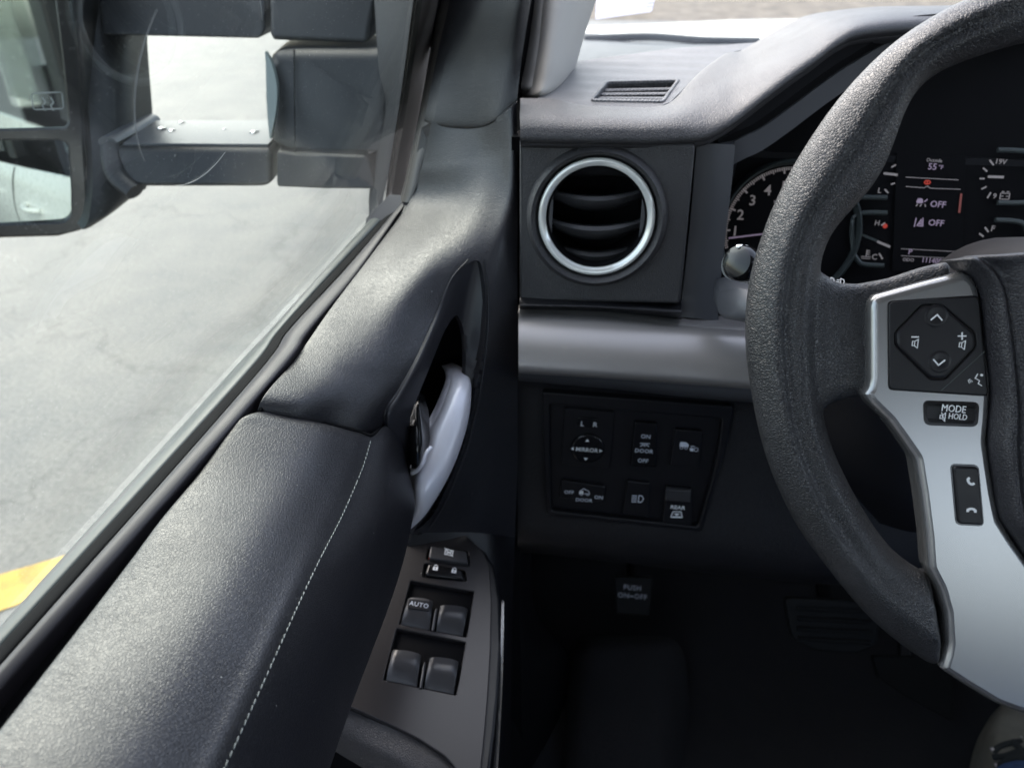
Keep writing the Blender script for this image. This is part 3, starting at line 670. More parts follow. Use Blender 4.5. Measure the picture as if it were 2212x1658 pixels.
# ================================================================== SIDE MIRROR
def build_mirror():
    mir = thing('side_mirror', 'black towing side mirror on two arms outside the side window', 'side mirror', (-.5, .85, -.35))
    # sail base on the door
    prism('mounting_base', mir, [(800,-120,.765),(905,-120,.745),(882,120,.75),(866,240,.755),(845,350,.76),(826,440,.765),(800,474,.775),(797,466,.78),(802,410,.79),(816,326,.785),(824,240,.78)], (-.015, .05, 0), 'mirror_plastic', .006)
    # pivot block between the arms, its rounded left end
    prism('pivot_block', mir, [(586,108,.80),(640,104,.795),(795,104,.78),(840,100,.772),(846,330,.772),(790,332,.785),(640,330,.80),(600,322,.81),(582,305,.812),(574,270,.815),(569,210,.815),(572,150,.812)], (-.02, .10, 0), 'mirror_plastic', .014)
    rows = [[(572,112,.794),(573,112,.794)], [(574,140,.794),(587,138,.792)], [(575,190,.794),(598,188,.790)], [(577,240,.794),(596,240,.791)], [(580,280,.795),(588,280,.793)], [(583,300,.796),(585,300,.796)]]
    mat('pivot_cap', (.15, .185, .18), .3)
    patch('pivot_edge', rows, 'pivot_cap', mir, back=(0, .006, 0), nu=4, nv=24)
    mb = MB(); P = [at(635, 108, .793), at(637, 330, .797)]; sweep(mb, [p+V(0, .0004, 0) for p in P], .0009, 'matte_black', n=6); mb.build('block_seam', mir)
    # arms
    prism('upper_arm', mir, [(205,-70,.845),(571,-70,.812),(571,70,.812),(560,84,.812),(219,76,.845)], (-.01, .11, .0), 'mirror_plastic', .012)
    prism('upper_arm_sleeve', mir, [(580,-70,.806),(830,-70,.778),(806,30,.782),(795,96,.785),(590,88,.806),(580,78,.806)], (-.01, .11, 0), 'mirror_plastic', .010)
    prism('lower_arm', mir, [(247,318,.843),(586,321,.812),(587,392,.812),(580,403,.813),(560,405,.815),(310,405,.84),(282,398,.842),(258,370,.843)], (-.012, .10, .002), 'mirror_plastic', .007)
    prism('lower_arm_sleeve', mir, [(596,326,.80),(640,330,.797),(788,336,.78),(800,352,.778),(812,410,.776),(700,409,.79),(596,405,.80)], (-.012, .10, .002), 'mirror_plastic', .004)
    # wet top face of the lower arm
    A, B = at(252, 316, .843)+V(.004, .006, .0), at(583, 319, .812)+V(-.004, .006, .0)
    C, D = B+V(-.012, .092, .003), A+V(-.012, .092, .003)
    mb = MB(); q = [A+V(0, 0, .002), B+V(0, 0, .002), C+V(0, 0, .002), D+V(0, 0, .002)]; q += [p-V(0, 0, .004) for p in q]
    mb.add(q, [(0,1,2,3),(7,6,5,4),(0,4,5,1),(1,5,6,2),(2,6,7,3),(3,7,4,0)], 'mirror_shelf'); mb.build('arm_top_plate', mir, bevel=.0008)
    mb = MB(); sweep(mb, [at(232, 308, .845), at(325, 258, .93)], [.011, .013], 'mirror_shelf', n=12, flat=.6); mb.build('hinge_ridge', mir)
    mb = MB(); sweep(mb, crs([at(240,318,.85), at(244,350,.846), at(258,385,.844), at(292,414,.843)], 16), .012, 'mirror_plastic', n=12, flat=.8); mb.build('arm_collar', mir)
    # housing behind the glass
    MF = Fr(at(100, 300, .85), (.41, -.91, .06), (0, 0, 1))
    prism('housing', mir, [MF.hit(u, v, -.010) for u, v in [(-260,-160),(138,-160),(160,0),(178,170),(192,330),(198,420),(190,478),(168,504),(120,516),(-260,528)]], (-.03, .16, -.004), 'mirror_plastic', .010, taper=.86)
    rows = [[(140,-160,.862),(200,-160,.87),(260,-160,.89),(312,-160,.93)], [(160,0,.862),(208,0,.87),(262,0,.89),(314,0,.93)], [(178,120,.862),(226,120,.87),(272,120,.89),(320,120,.93)],
            [(196,290,.862),(236,290,.87),(280,290,.89),(331,290,.93)], [(200,390,.862),(240,395,.87),(275,400,.89),(318,398,.93)], [(192,470,.862),(225,462,.87),(255,448,.89),(300,414,.93)], [(178,496,.862),(190,493,.87),(200,488,.885),(220,474,.91)]]
    patch('housing_side', rows, 'mirror_plastic', mir, back=(-.02, .02, 0), nu=30, nv=50)
    # glass bezel and the two glasses; the frame turns towards the driver
    MF = Fr(at(100, 300, .85), (.41, -.91, .06), (0, 0, 1))
    bo = rnd(uvs(MF, [(-300,-170),(136,-170),(152,0),(170,130),(182,330),(188,420),(188,470),(168,500),(130,508),(-300,524)]), .008)
    g1 = rnd(uvs(MF, [(-280,-150),(100,-150),(118,0),(134,130),(147,262),(140,276),(-280,285)]), .006)
    g2 = rnd(uvs(MF, [(-280,308),(130,303),(146,312),(152,400),(153,462),(138,480),(-280,492)]), .008)
    pl('bezel', mir, MF, [bo, g1, g2], .012, 'gloss_black', .0022)
    me = cmesh([g1], .003); mb = MB(); mb.addmesh(me, MF.M(0, 0, -.004), 'mirror_glass'); mb.build('main_glass', mir)
    # convex spotter glass
    mb = MB(); xs = [p[0] for p in g2]; ys = [p[1] for p in g2]; cx, cy2 = (min(xs)+max(xs))/2, (min(ys)+max(ys))/2; n = 40
    vs = []; 
    for j in range(n+1):
        for i in range(n+1):
            x = min(xs)+(max(xs)-min(xs))*i/n; y = min(ys)+(max(ys)-min(ys))*j/n
            vs.append(MF.w(x, y, -.003-((x-cx)**2+(y-cy2)**2)*.55))
    k = len(vs); vs += [p-MF.z*.003 for p in vs]
    fs = [(j*(n+1)+i, j*(n+1)+i+1, (j+1)*(n+1)+i+1, (j+1)*(n+1)+i) for j in range(n) for i in range(n)]; fs += [tuple(reversed([a+k for a in f])) for f in fs]
    mb.add(vs, fs, 'mirror_glass'); mb.build('spotter_glass', mir)
    # etched defroster mark on the main glass
    mb = MB(); mat('etch', (.22, .24, .24), .4)
    q = uvs(MF, [(66,208),(88,200),(128,203),(134,222),(130,236),(70,232)])
    stroke(mb, MF, rnd(uvs(MF, [(66,203),(132,200),(136,236),(70,238)]), .003), .0012, 'etch', z=-.0035, closed=True)
    for u in (90, 108): stroke(mb, MF, uvs(MF, [(u,212),(u+6,222),(u,230),(u+6,240)]), .0012, 'etch', z=-.0035)
    mb.build('defrost_mark', mir)
    # rain drops lying on the arms
    base = None; rr = random.Random(3)
    def drop(P, r, flat=.5, nrm=(0, 0, 1)):
        mb = MB(); N = 12; vs = []; fs = []; z = Vector(nrm).normalized(); x = z.orthogonal().normalized(); y = z.cross(x)
        for j in range(5):
            a = math.pi/2*j/4
            for i in range(N):
                t = 2*math.pi*i/N; q = 1+.15*math.sin(2*t+r*9e3)
                vs.append(P+(x*math.cos(t)+y*math.sin(t))*r*math.cos(a)*q+z*r*flat*math.sin(a))
        fs = [(j*N+i, j*N+(i+1) % N, (j+1)*N+(i+1) % N, (j+1)*N+i) for j in range(4) for i in range(N)]+[tuple(reversed(range(N)))]
        mb.add(vs, fs, 'water'); mb.build('water_drop', mir, sharp=60)
    for k in range(6):
        s, t = rr.random(), rr.random(); P = A.lerp(B, s).lerp(D.lerp(C, s), .1+.8*t)+V(0, 0, .002); drop(P, rr.uniform(.0025, .0075), .35)
    for (u, v, r) in ((553,8,.0022),(580,53,.003),(430,60,.002),(905,58,.003)): pass
    for (u, v, r) in ((326,14,.0025),(345,42,.0028),(430,58,.0026),(552,10,.0022),(710,62,.0055),(673,42,.0022),(822,103,.004),(808,170,.003),(800,193,.0025)):
        drop(at(u, v, .80 if u > 580 else .835)+V(0, -.012, 0)*0, r, .45, (0, -1, .3))
    for k in range(26):
        u, v = rr.uniform(300, 560), rr.uniform(335, 398); drop(at(u, v, .843-.031*(u-247)/340-.0002), rr.uniform(.0008, .0018), .5, (0, -1, .1))
build_mirror()

# ================================================================== CAB SHELL
def build_cab():
    cab = thing('pickup_cab', 'white pickup truck cab and hood with pale grey windshield pillar trim', 'pickup truck', (.5, .3, -1.4))
    # pale pillar trim inside
    rows = [[(1176,-140,.70),(1215,-140,.66),(1270,-140,.67),(1335,-140,.72)], [(1158,0,.70),(1190,0,.655),(1240,0,.665),(1288,0,.72)], [(1145,90,.70),(1180,92,.65),(1225,90,.665),(1263,75,.72)],
            [(1133,170,.69),(1168,172,.645),(1210,165,.66),(1243,145,.71)], [(1128,205,.685),(1160,208,.645),(1196,200,.66),(1228,172,.70)], [(1126,212,.70),(1158,216,.68),(1196,210,.69),(1226,185,.72)]]
    patch('pillar_trim', rows, 'pillar_grey', cab, back=(-.01, .02, 0), nu=36, nv=40)
    # door seal gap: rubber line between door and dashboard
    rows = [[(1150,-140,.63),(1180,-140,.71)], [(1140,0,.64),(1162,0,.71)], [(1122,120,.645),(1148,120,.71)], [(1108,220,.65),(1132,220,.70)], [(1108,500,.67),(1130,500,.70)], [(1108,900,.72),(1128,900,.745)], [(1100,1300,.82),(1124,1300,.84)], [(1085,1700,.93),(1130,1700,.96)]]
    patch('door_seal', rows, 'matte_black', cab, back=(-.01, .01, 0), nu=6, nv=60)
    # windshield base cowl, wiper and hood
    rows = [[(1120,150,1.05),(1300,135,1.05),(1700,112,1.05),(2300,110,1.10)], [(1100,108,1.20),(1260,104,1.20),(1620,100,1.22),(2300,80,1.25)], [(1100,84,1.45),(1262,78,1.45),(1600,92,1.5),(2300,60,1.5)], [(1100,70,1.50),(1262,71,1.50),(1600,90,1.6),(2300,58,1.6)]]
    patch('cowl', rows, 'cowl_black', cab, back=(0, 0, -.02), nu=50, nv=26)
    mb = MB(); sweep(mb, crs([at(1262, 84, 1.36), at(1400, 80, 1.36), at(1520, 88, 1.36), at(1640, 90, 1.36)], 30), .007, 'cowl_black', n=8); mb.build('wiper_arm', cab)
    rows = [[(1150,112,1.52),(1262,90,1.55),(1420,100,1.55),(1607,104,1.55),(2000,104,1.55),(2500,104,1.55)],
            [(1180,90,1.62),(1268,68,1.66),(1420,73,1.66),(1607,80,1.68),(2000,76,1.68),(2500,76,1.68)],
            [(1220,66,1.9),(1310,60,2.0),(1450,54,2.0),(1640,58,2.0),(2000,56,2.0),(2500,56,2.0)],
            [(1280,56,2.3),(1400,52,2.4),(1500,47,2.4),(1640,42,2.45),(2000,38,2.5),(2500,36,2.5)],
            [(1290,60,2.34),(1400,60,2.44),(1500,60,2.44),(1640,60,2.49),(2000,60,2.54),(2500,60,2.54)]]
    patch('hood', rows, 'white_paint', cab, back=(0, 0, -.03), nu=60, nv=40)
    # windshield
    WF = Fr((.6, 1.12, -.20), (0, -.62, .78), (0, 0, 1))
    pl('windshield', cab, WF, [[(-.80, 0), (.95, 0), (.85, .85), (-.70, .85)]], .005, 'windshield_glass', 0, 0)
    # scuttle under the windshield, closing the space behind the dashboard
    rows = [[V(-.13, .70, -.19), V(.5, .70, -.19), V(1.45, .70, -.19)], [V(-.13, .95, -.19), V(.5, .95, -.19), V(1.45, .95, -.19)], [V(-.15, 1.10, -.205), V(.5, 1.12, -.205), V(1.45, 1.10, -.205)], [V(-.15, 1.2, -.26), V(.5, 1.2, -.26), V(1.45, 1.2, -.26)]]
    patch('scuttle', rows, 'black_plastic', cab, back=(0, 0, -.02), nu=10, nv=10)
    mb = MB(); mb.box((-.14, .60, -1.1), (-.11, 1.2, -.30), 'black_plastic'); mb.build('kick_wall', cab)
    # outer shell: roof, headliner, posts, back wall, right side; built where they stand
    mb = MB()
    mb.box((-.30, -1.3, .37), (1.45, .42, .41), 'white_paint'); mb.build('roof', cab, bevel=.015)
    mb = MB(); mb.box((-.29, -1.28, .345), (1.44, .42, .365), 'headliner'); mb.build('headliner', cab, bevel=.005)
    for x0, x1 in ((-.33, -.26), (1.41, 1.47)):
        mb = MB(); mb.box((x0, -.62, -.34), (x1, -.48, .37), 'black_plastic'); mb.build('door_post', cab, bevel=.01)
        mb = MB(); mb.box((x0, -1.3, -.34), (x1, -1.18, .37), 'white_paint'); mb.build('rear_post', cab, bevel=.01)
    mb = MB(); mb.box((-.3, -1.34, -1.2), (1.45, -1.30, -.22), 'black_plastic'); mb.box((-.3, -1.34, .22), (1.45, -1.30, .41), 'headliner'); mb.build('rear_wall', cab)
    mb = MB(); mb.box((1.36, -1.3, -1.2), (1.46, .95, -.30), 'black_plastic'); mb.build('passenger_door', cab, bevel=.02)
    # white outer side seen in the mirror
    rows = [[V(-.325, .72, -.40), V(-.33, .3, -.395), V(-.34, -.55, -.38), V(-.35, -1.3, -.37), V(-.35, -2.9, -.37)], [V(-.365, .72, -.50), V(-.37, .3, -.50), V(-.385, -.55, -.49), V(-.39, -1.3, -.49), V(-.39, -2.9, -.49)],
            [V(-.40, .72, -.7), V(-.415, .3, -.7), V(-.425, -.55, -.7), V(-.43, -1.3, -.7), V(-.43, -2.9, -.7)], [V(-.37, .72, -1.15), V(-.39, .3, -1.15), V(-.40, -.55, -1.15), V(-.40, -1.3, -1.15), V(-.40, -2.9, -1.15)]]
    patch('outer_side', rows, 'white_paint', cab, back=(.012, 0, 0), nu=60, nv=24)
    mb = MB(); sweep(mb, crs([V(-.405, -.30, -.56), V(-.44, -.26, -.56), V(-.445, -.18, -.56), V(-.405, -.12, -.56)], 16), .014, 'white_paint', n=10); mb.build('outer_handle', cab)
    mb = MB(); sweep(mb, crs([V(-.41, -1.02, -.56), V(-.445, -.98, -.56), V(-.45, -.90, -.56), V(-.41, -.84, -.56)], 16), .014, 'white_paint', n=10); mb.build('outer_handle', cab)
    for y in (-.52, -1.22):
        mb = MB(); sweep(mb, crs([V(-.343, y, -.385), V(-.388, y, -.49), V(-.424, y, -.7), V(-.40, y, -1.14)], 24), .0035, 'matte_black', n=6); mb.build('door_seam', cab)
    mb = MB(); mb.box((-.345, -1.18, -.30), (-.338, -.62, .33), 'window_glass'); mb.build('rear_window', cab)
    mb = MB(); mb.box((.02, -.62, -.80), (.54, -.10, -.62), 'navy_cloth'); mb.build('unseen_seat_cushion', cab, bevel=.04)  # unseen seat, added to block light from the footwell
    mb = MB(); mb.box((.02, -.80, -.66), (.54, -.64, .02), 'navy_cloth'); mb.build('unseen_seat_back', cab, bevel=.05)
    mb = MB(); mb.box((.72, -.70, -.93), (1.02, .62, -.52), 'black_plastic'); mb.build('unseen_console', cab, bevel=.03)  # unseen console, added with the seat to darken the footwell
    # floor tub
    rows = [[V(-.12, -1.3, -.95), V(.4, -1.3, -.95), V(1.4, -1.3, -.95)], [V(-.12, .2, -.97), V(.4, .2, -.97), V(1.4, .2, -.97)], [V(-.12, .75, -.98), V(.4, .75, -.98), V(1.4, .75, -.98)],
            [V(-.12, .92, -.90), V(.4, .92, -.90), V(1.4, .92, -.90)], [V(-.12, 1.1, -.72), V(.4, 1.1, -.72), V(1.4, 1.1, -.72)], [V(-.12, 1.16, -.3), V(.4, 1.16, -.3), V(1.4, 1.16, -.3)]]
    patch('carpet_floor', rows, 'carpet', cab, back=(0, .02, -.02), nu=30, nv=40)
    rows = [[(1100,1000,.86),(1160,1000,1.02)], [(1095,1300,.88),(1150,1300,1.05)], [(1090,1480,.88),(1230,1440,1.05)], [(1085,1700,.88),(1160,1700,1.0)], [(1080,1900,.9),(1100,1900,1.0)]]
    patch('kick_panel', rows, 'black_plastic', cab, back=(-.02, 0, 0), nu=10, nv=30)
build_cab()

def build_sticker():
    WF = Fr(V(.6, 1.12, -.20)+V(0, -.62, .78)*.0, (0, -.62, .78), (0, 0, 1))
    mb = MB(); q = uvs(WF, [(1290,-30),(1424,-40),(1408,26),(1286,43)], .001); plate(mb, WF, [rnd(q, .004)], .0006, 'paper', 0, .0014)
    mat('faint_print', (.45, .43, .48), .8)
    for k in range(5):
        a, b = WF.uv(1396, -16+k*8, .001), WF.uv(1411, -17+k*8, .001); stroke(mb, WF, [a, b], .0016, 'faint_print', z=.0018)
    o = mb.build('windshield_sticker'); tag(o, 'pale paper sticker on the windshield beside the grey pillar', 'sticker')
build_sticker()

# ================================================================== DASHBOARD
dash = thing('dashboard', 'black grained dashboard with round chrome-ringed vent and silver band', 'dashboard', (.4, .75, -.9))
DF = Fr(at(1288, 470, .60), (0, -.986, .165))
def build_dash():
    # leather brow along the front top edge, swelling into the instrument hood
    A = [(1124,212,.612),(1200,214,.615),(1252,226,.615),(1330,230,.615),(1403,232,.613),(1450,220,.615),(1494,174,.64),(1530,142,.665),(1570,116,.69),(1602,109,.70),(1644,85,.71),(1708,49,.72),(1760,30,.725),(1884,16,.715),(2025,14,.70),(2250,10,.70),(2480,14,.71)]
    B = [(1124,283,.566),(1200,285,.566),(1252,286,.566),(1330,287,.566),(1403,288,.566),(1461,286,.566),(1521,281,.567),(1560,265,.568),(1595,243,.57),(1658,194,.574),(1710,155,.578),(1760,120,.582),(1813,81,.586),(1866,60,.59),(1990,49,.60),(2200,48,.61),(2480,60,.62)]
    rows0, rows1, rows2, rows3, rows4, rowsb = [], [], [], [], [], []
    for a, b in zip(A, B):
        P, Q = at(*a), at(*b)
        rowsb.append(P+V(0, .006, -.006)); rows0.append(P); rows1.append(P.lerp(Q, .35)+V(0, 0, .004)); rows2.append(P.lerp(Q, .72)+V(0, -.004, .0055)); rows3.append(Q+V(0, .0, .001)); rows4.append(Q+V(0, .003, -.010))
    rows5 = [p+V(0, .055, -.012) for p in rows4]
    patch('brow', [rowsb, rows0, rows1, rows2, rows3, rows4, rows5], 'dash_leather', dash, back=(0, .004, -.004), nu=150, nv=60, sharp=80)
    # recessed weave insert with the demister vent in it
    TF = Fr(at(1403, 222, .622)+V(0, 0, -.002), (0, -.10, 1), (0, 1, 0))
    out = [(1150,222),(1200,236),(1403,240),(1450,220),(1494,176),(1535,140),(1590,111),(1660,98),(1660,90),(1450,104),(1243,132),(1215,160)]
    vent = [(1313,180),(1460,176),(1428,219),(1282,216)]
    pl('top_insert', dash, TF, [uvs(TF, out), rnd(uvs(TF, vent), .003)], .006, 'dash_weave', .0008)
    ov = [(1306,177),(1470,172),(1434,223),(1274,220)]
    pl('top_vent_frame', dash, TF, [rnd(uvs(TF, ov), .005), rnd(uvs(TF, vent), .003)], .008, 'dash_weave', .0012, .0015)
    pl('top_vent_duct', dash, TF, [uvs(TF, [(1290,170),(1475,166),(1440,226),(1262,224)])], .002, 'matte_black', 0, -.012)
    for k in range(4):
        t = (k+.62)/4.15
        a = TF.hit(1313+(1282-1313)*t-2, 180+(216-180)*t); b = TF.hit(1460+(1428-1460)*t+2, 176+(219-176)*t)
        mb = MB(); sweep(mb, [a-TF.z*.004, b-TF.z*.004], .0042, 'dash_weave', n=10, flat=.30); mb.build('top_vent_vane', dash)
    # the shelf under the brow and the leather field with the round vent
    field = rnd(uvs(DF, [(1122,302),(1503,310),(1470,656),(1122,650)]), [.001, .004, .004, .001])
    c = DF.uv(1288, 470); pe = DF.uv(1431, 470); r0 = pe[0]-c[0]
    pl('vent_field', dash, DF, [field, circ(*c, r0*.93, 96)], .02, 'dash_leather', .0025, 0, 3)
    k = r0/143.0
    # turned rings: raised leather collar, dish, chrome ring, throat
    def lathe(name, prof, m, nseg=96, parent=dash):
        mb = MB(); vs = []; n = len(prof)
        for (r, z) in prof:
            for i in range(nseg):
                a = 2*math.pi*i/nseg; vs.append(DF.w(c[0]+r*k*math.cos(a), c[1]+r*k*math.sin(a), z))
        fs = [(j*nseg+i, j*nseg+(i+1) % nseg, (j+1)*nseg+(i+1) % nseg, (j+1)*nseg+i) for j in range(n-1) for i in range(nseg)]
        mb.add(vs, fs, m); return mb.build(name, parent, sharp=50)
    lathe('vent_collar', [(156, -.004), (154, .001), (149, .0055), (142, .0080), (137, .0066), (133, .0020), (130, -.004), (120, -.012)], 'dash_leather')
    lathe('vent_ring', [(122, -.010), (128, .0008), (127.2, .0028), (124, .0038), (119, .0036), (113, .0026), (110.5, .0012), (109.5, -.010)], 'chrome')
    lathe('vent_throat', [(110, .0008), (106, -.002), (104, -.012), (100, -.030), (96, -.05), (50, -.055), (0.5, -.055)], 'matte_black')
    # vanes: curved blades across the throat
    for (v0, dpt, hw) in ((385, -.016, 84), (428, -.004, 103), (492, -.003, 103), (552, -.010, 84)):
        mb = MB(); pts = []; rd = []
        for i in range(21):
            s = -1+i/10; u = 1288+s*hw*.96; vv = v0+ (17 if v0 > 410 else -12)*(1-s*s)
            x, y = DF.uv(u, vv); pts.append(DF.w(x, y, dpt-.006*s*s)); rd.append(.0048 if abs(s) < .97 else .003)
        vs = []; N = 10
        for i, p in enumerate(pts):
            s = -1+i/10; e = max(.35, (1-s*s))**.35
            for j in range(N):
                a = 2*math.pi*j/N
                vs.append(p+DF.y*(.0062*e*math.sin(a)+.004*math.cos(a))+DF.z*(.013*math.cos(a)-.010))
        fs = [(i*N+j, i*N+(j+1) % N, (i+1)*N+(j+1) % N, (i+1)*N+j) for i in range(20) for j in range(N)]+[tuple(reversed(range(N))), tuple(20*N+j for j in range(N))]
        mb.add(vs, fs, 'vane_black'); mb.build('vent_vane', dash)
    for s in (-1, 1):
        mb = MB(); x0, y0 = c; pts = [(x0+s*k*97, y0-.036*.55), (x0+s*k*106, y0-.012), (x0+s*k*106, y0+.012), (x0+s*k*97, y0+.036*.55)]
        plate(mb, DF, [pts], .004, 'grey_trim', .0005, -.004); mb.build('vane_pivot', dash)
    # grey upright beside the vent
    rows = [[(1505,311,.585),(1545,311,.583),(1588,313,.587)], [(1498,400,.60),(1538,400,.598),(1580,402,.602)], [(1487,520,.62),(1526,520,.618),(1566,522,.622)], [(1472,650,.64),(1510,652,.638),(1552,656,.642)], [(1468,684,.645),(1508,688,.643),(1552,694,.647)]]
    patch('grey_upright', rows, 'grey_trim', dash, back=(0, .03, 0), nu=12, nv=30)
    # shadow gap board behind everything
    rows = [[(1105,296,.60),(1300,296,.61),(1572,300,.62)], [(1105,500,.66),(1300,500,.66),(1555,500,.67)], [(1105,860,.70),(1300,870,.70),(1540,880,.72)]]
    patch('backing', rows, 'matte_black', dash, back=(0, .02, 0), nu=10, nv=16)
    # thin ledge under the vent field
    rows = [[(1122,650,.628),(1300,653,.628),(1472,660,.628)], [(1122,660,.622),(1300,664,.622),(1472,676,.622)], [(1122,668,.635),(1300,673,.635),(1472,690,.635)]]
    patch('ledge', rows, 'black_plastic', dash, back=(0, .02, 0), nu=20, nv=10)
    # silver band
    rows = [[(1120,664,.648),(1300,674,.648),(1470,690,.648),(1640,700,.648),(1900,712,.65),(2300,730,.66)],
            [(1120,676,.634),(1300,686,.634),(1470,702,.634),(1640,714,.634),(1900,728,.636),(2300,746,.645)],
            [(1120,700,.622),(1300,712,.622),(1470,722,.622),(1640,733,.622),(1900,750,.624),(2300,768,.63)],
            [(1120,745,.614),(1300,757,.614),(1470,768,.614),(1640,780,.614),(1900,795,.616),(2300,815,.62)],
            [(1120,785,.614),(1300,797,.614),(1470,808,.614),(1640,820,.614),(1900,835,.616),(2300,855,.62)],
            [(1120,800,.618),(1300,812,.618),(1470,823,.618),(1640,835,.618),(1900,850,.62),(2300,870,.625)],
            [(1120,806,.626),(1300,817,.626),(1470,829,.626),(1640,841,.626),(1900,856,.628),(2300,876,.63)]]
    patch('silver_band', rows, 'dash_silver', dash, back=(0, .012, 0), nu=80, nv=50, sharp=80)
    rows = [[(1120,804,.628),(1300,816,.628),(1640,838,.628),(2300,876,.635)], [(1120,814,.640),(1300,828,.640),(1640,862,.640),(2300,900,.645)], [(1120,822,.66),(1300,838,.66),(1640,870,.66),(2300,908,.66)]]
    patch('band_lip', rows, 'grey_trim', dash, back=(0, .012, 0), nu=40, nv=10)
    # lower leather panel
    bez = [(1174,845),(1582,874),(1566,960),(1541,1041),(1512,1142),(1183,1106),(1176,980)]
    rows = [[(1118,812,.668),(1300,826,.668),(1560,850,.668),(1760,866,.67),(2000,880,.68),(2300,900,.69)],
            [(1118,840,.682),(1300,850,.682),(1560,876,.682),(1760,895,.684),(2000,910,.69),(2300,930,.70)],
            [(1118,920,.70),(1300,935,.70),(1560,955,.70),(1760,980,.70),(2000,990,.71),(2300,1000,.72)],
            [(1118,1040,.73),(1300,1060,.73),(1560,1080,.73),(1760,1100,.73),(2000,1110,.74),(2300,1120,.75)],
            [(1118,1150,.76),(1300,1170,.76),(1560,1195,.76),(1760,1215,.76),(2000,1225,.77),(2300,1235,.78)],
            [(1118,1180,.80),(1300,1205,.80),(1560,1235,.80),(1760,1255,.80),(2000,1265,.81),(2300,1275,.82)],
            [(1118,1190,.90),(1300,1210,.90),(1560,1240,.90),(1760,1260,.90),(2000,1268,.91),(2300,1278,.92)]]
    sk = skin(rows)
    patch('lower_panel', rows, 'dash_leather_shaded', dash, back=(0, .01, 0), nu=110, nv=80, holes=[bez])
    # the passenger side of the dashboard, out of frame to the right
    rows = [[V(.62, .86, -.17), V(1.0, .86, -.17), V(1.36, .86, -.18)], [V(.62, .62, -.155), V(1.0, .62, -.155), V(1.36, .62, -.165)], [V(.62, .60, -.18), V(1.0, .60, -.18), V(1.36, .60, -.19)], [V(.62, .56, -.42), V(1.0, .56, -.42), V(1.36, .56, -.42)], [V(.62, .66, -.62), V(1.0, .66, -.62), V(1.36, .66, -.62)]]
    patch('passenger_side', rows, 'dash_leather', dash, back=(0, .02, -.01), nu=20, nv=30)
    # switch bezel and the switches
    a1, a2, a3 = at(1180, 850, sk(1180, 850)), at(1570, 880, sk(1570, 880)), at(1350, 1124, sk(1350, 1124))
    nn = (a2-a1).cross(a3-a1).normalized(); nn = nn if nn.y < 0 else -nn
    KF = Fr(a1+nn*.003, nn)
    P = lambda pts: uvs(KF, pts)
    bo = rnd(P([(1171,842),(1584,873),(1568,960),(1543,1041),(1514,1144),(1181,1108),(1174,980)]), .004)
    bi = rnd(P([(1188,868),(1558,900),(1550,965),(1534,1036),(1506,1132),(1192,1098),(1188,980)]), .003)
    pl('switch_bezel', dash, KF, [bo, bi], .016, 'black_plastic', .0015, .004)
    pl('switch_plate', dash, KF, [bi], .003, 'black_plastic', .0006, -.002)
    pw, pd = 'print_white', 'print_dim'
    h = .0046; px = .690/FPX
    def mark(mb, s, u, v, hpx, m, bold=.006, sx=1): text(mb, KF, s, KF.uv(u, v), hpx*px*1.42*1.05, m, z=ZT, rot=R(-3.5), bold=bold, sx=sx)
    # mirror adjuster
    ZT = .0024
    mb = MB(); plate(mb, KF, [rnd(P([(1220,880),(1327,889),(1316,1010),(1212,1000)]), .002)], .004, 'black_plastic', .0006, .0012)
    plate(mb, KF, [rnd(P([(1247,897),(1293,901),(1291,922),(1246,918)]), .003)], .005, 'gloss_black', .001, .0026)
    ZT = .0030
    mark(mb, 'L', 1257.5, 912, 11, pw); mark(mb, 'R', 1285, 914, 11, pw)
    cc = KF.uv(1269, 965); rr = 37*px; plate(mb, KF, [circ(*cc, rr, 40)], .008, 'gloss_black', .0018, .0042, 4)
    ZT = .0046
    mark(mb, 'MIRROR', 1267, 966, 9.5, pw, sx=.94)
    for (u, v, d) in ((1268,946,0), (1265,985,2), (1237,963,1), (1296,968,3)):
        x, y = KF.uv(u, v); s = 4.5*px
        tri = [(0, s), (-s, -s*.5), (s, -s*.5)]; a = d*math.pi/2
        fillp(mb, KF, [(x+p*math.cos(a)-q*math.sin(a), y+p*math.sin(a)+q*math.cos(a)) for p, q in tri], pw, ZT)
    mb.build('mirror_switch', dash)
    # dome light rocker
    mb = MB(); plate(mb, KF, [rnd(P([(1370,908),(1419,912),(1417,1006),(1361,1003)]), .0018)], .006, 'gloss_black', .001, .0028)
    ZT = .0033
    mark(mb, 'ON', 1394, 939, 9, pd); mark(mb, 'DOOR', 1390, 970, 9, pd); mark(mb, 'OFF', 1388, 991, 9, pd)
    x, y = KF.uv(1392, 956); stroke(mb, KF, [(x-10*px, y+3*px), (x+10*px, y+2.5*px)], 1.6*px, pd, z=ZT)
    for s in (-1, 0, 1): stroke(mb, KF, [(x+s*4*px, y), (x+s*9*px, y-5*px)], 1.5*px, pd, z=ZT)
    stroke(mb, KF, [(x-5*px, y+2*px), (x-4*px, y-2*px), (x+4*px, y-2*px), (x+5*px, y+2*px)], 1.4*px, pd, z=ZT)
    mb.build('dome_light_switch', dash)
    # trailer brake / tow mirror switch
    mb = MB(); plate(mb, KF, [rnd(P([(1458,924),(1517,929),(1509,1008),(1446,1003)]), .0018)], .005, 'black_plastic', .001, .0022)
    ZT = .0027
    x, y = KF.uv(1479, 957)
    fillp(mb, KF, rnd([(x-12*px, y-5*px), (x+8*px, y-5*px), (x+8*px, y), (x+2*px, y+6*px), (x-11*px, y+7*px)], .0008), pd, ZT)
    for dx in (-7, 3): stroke(mb, KF, circ(x+dx*px, y-8*px, 3.2*px, 10), 1.3*px, pd, z=ZT, closed=True)
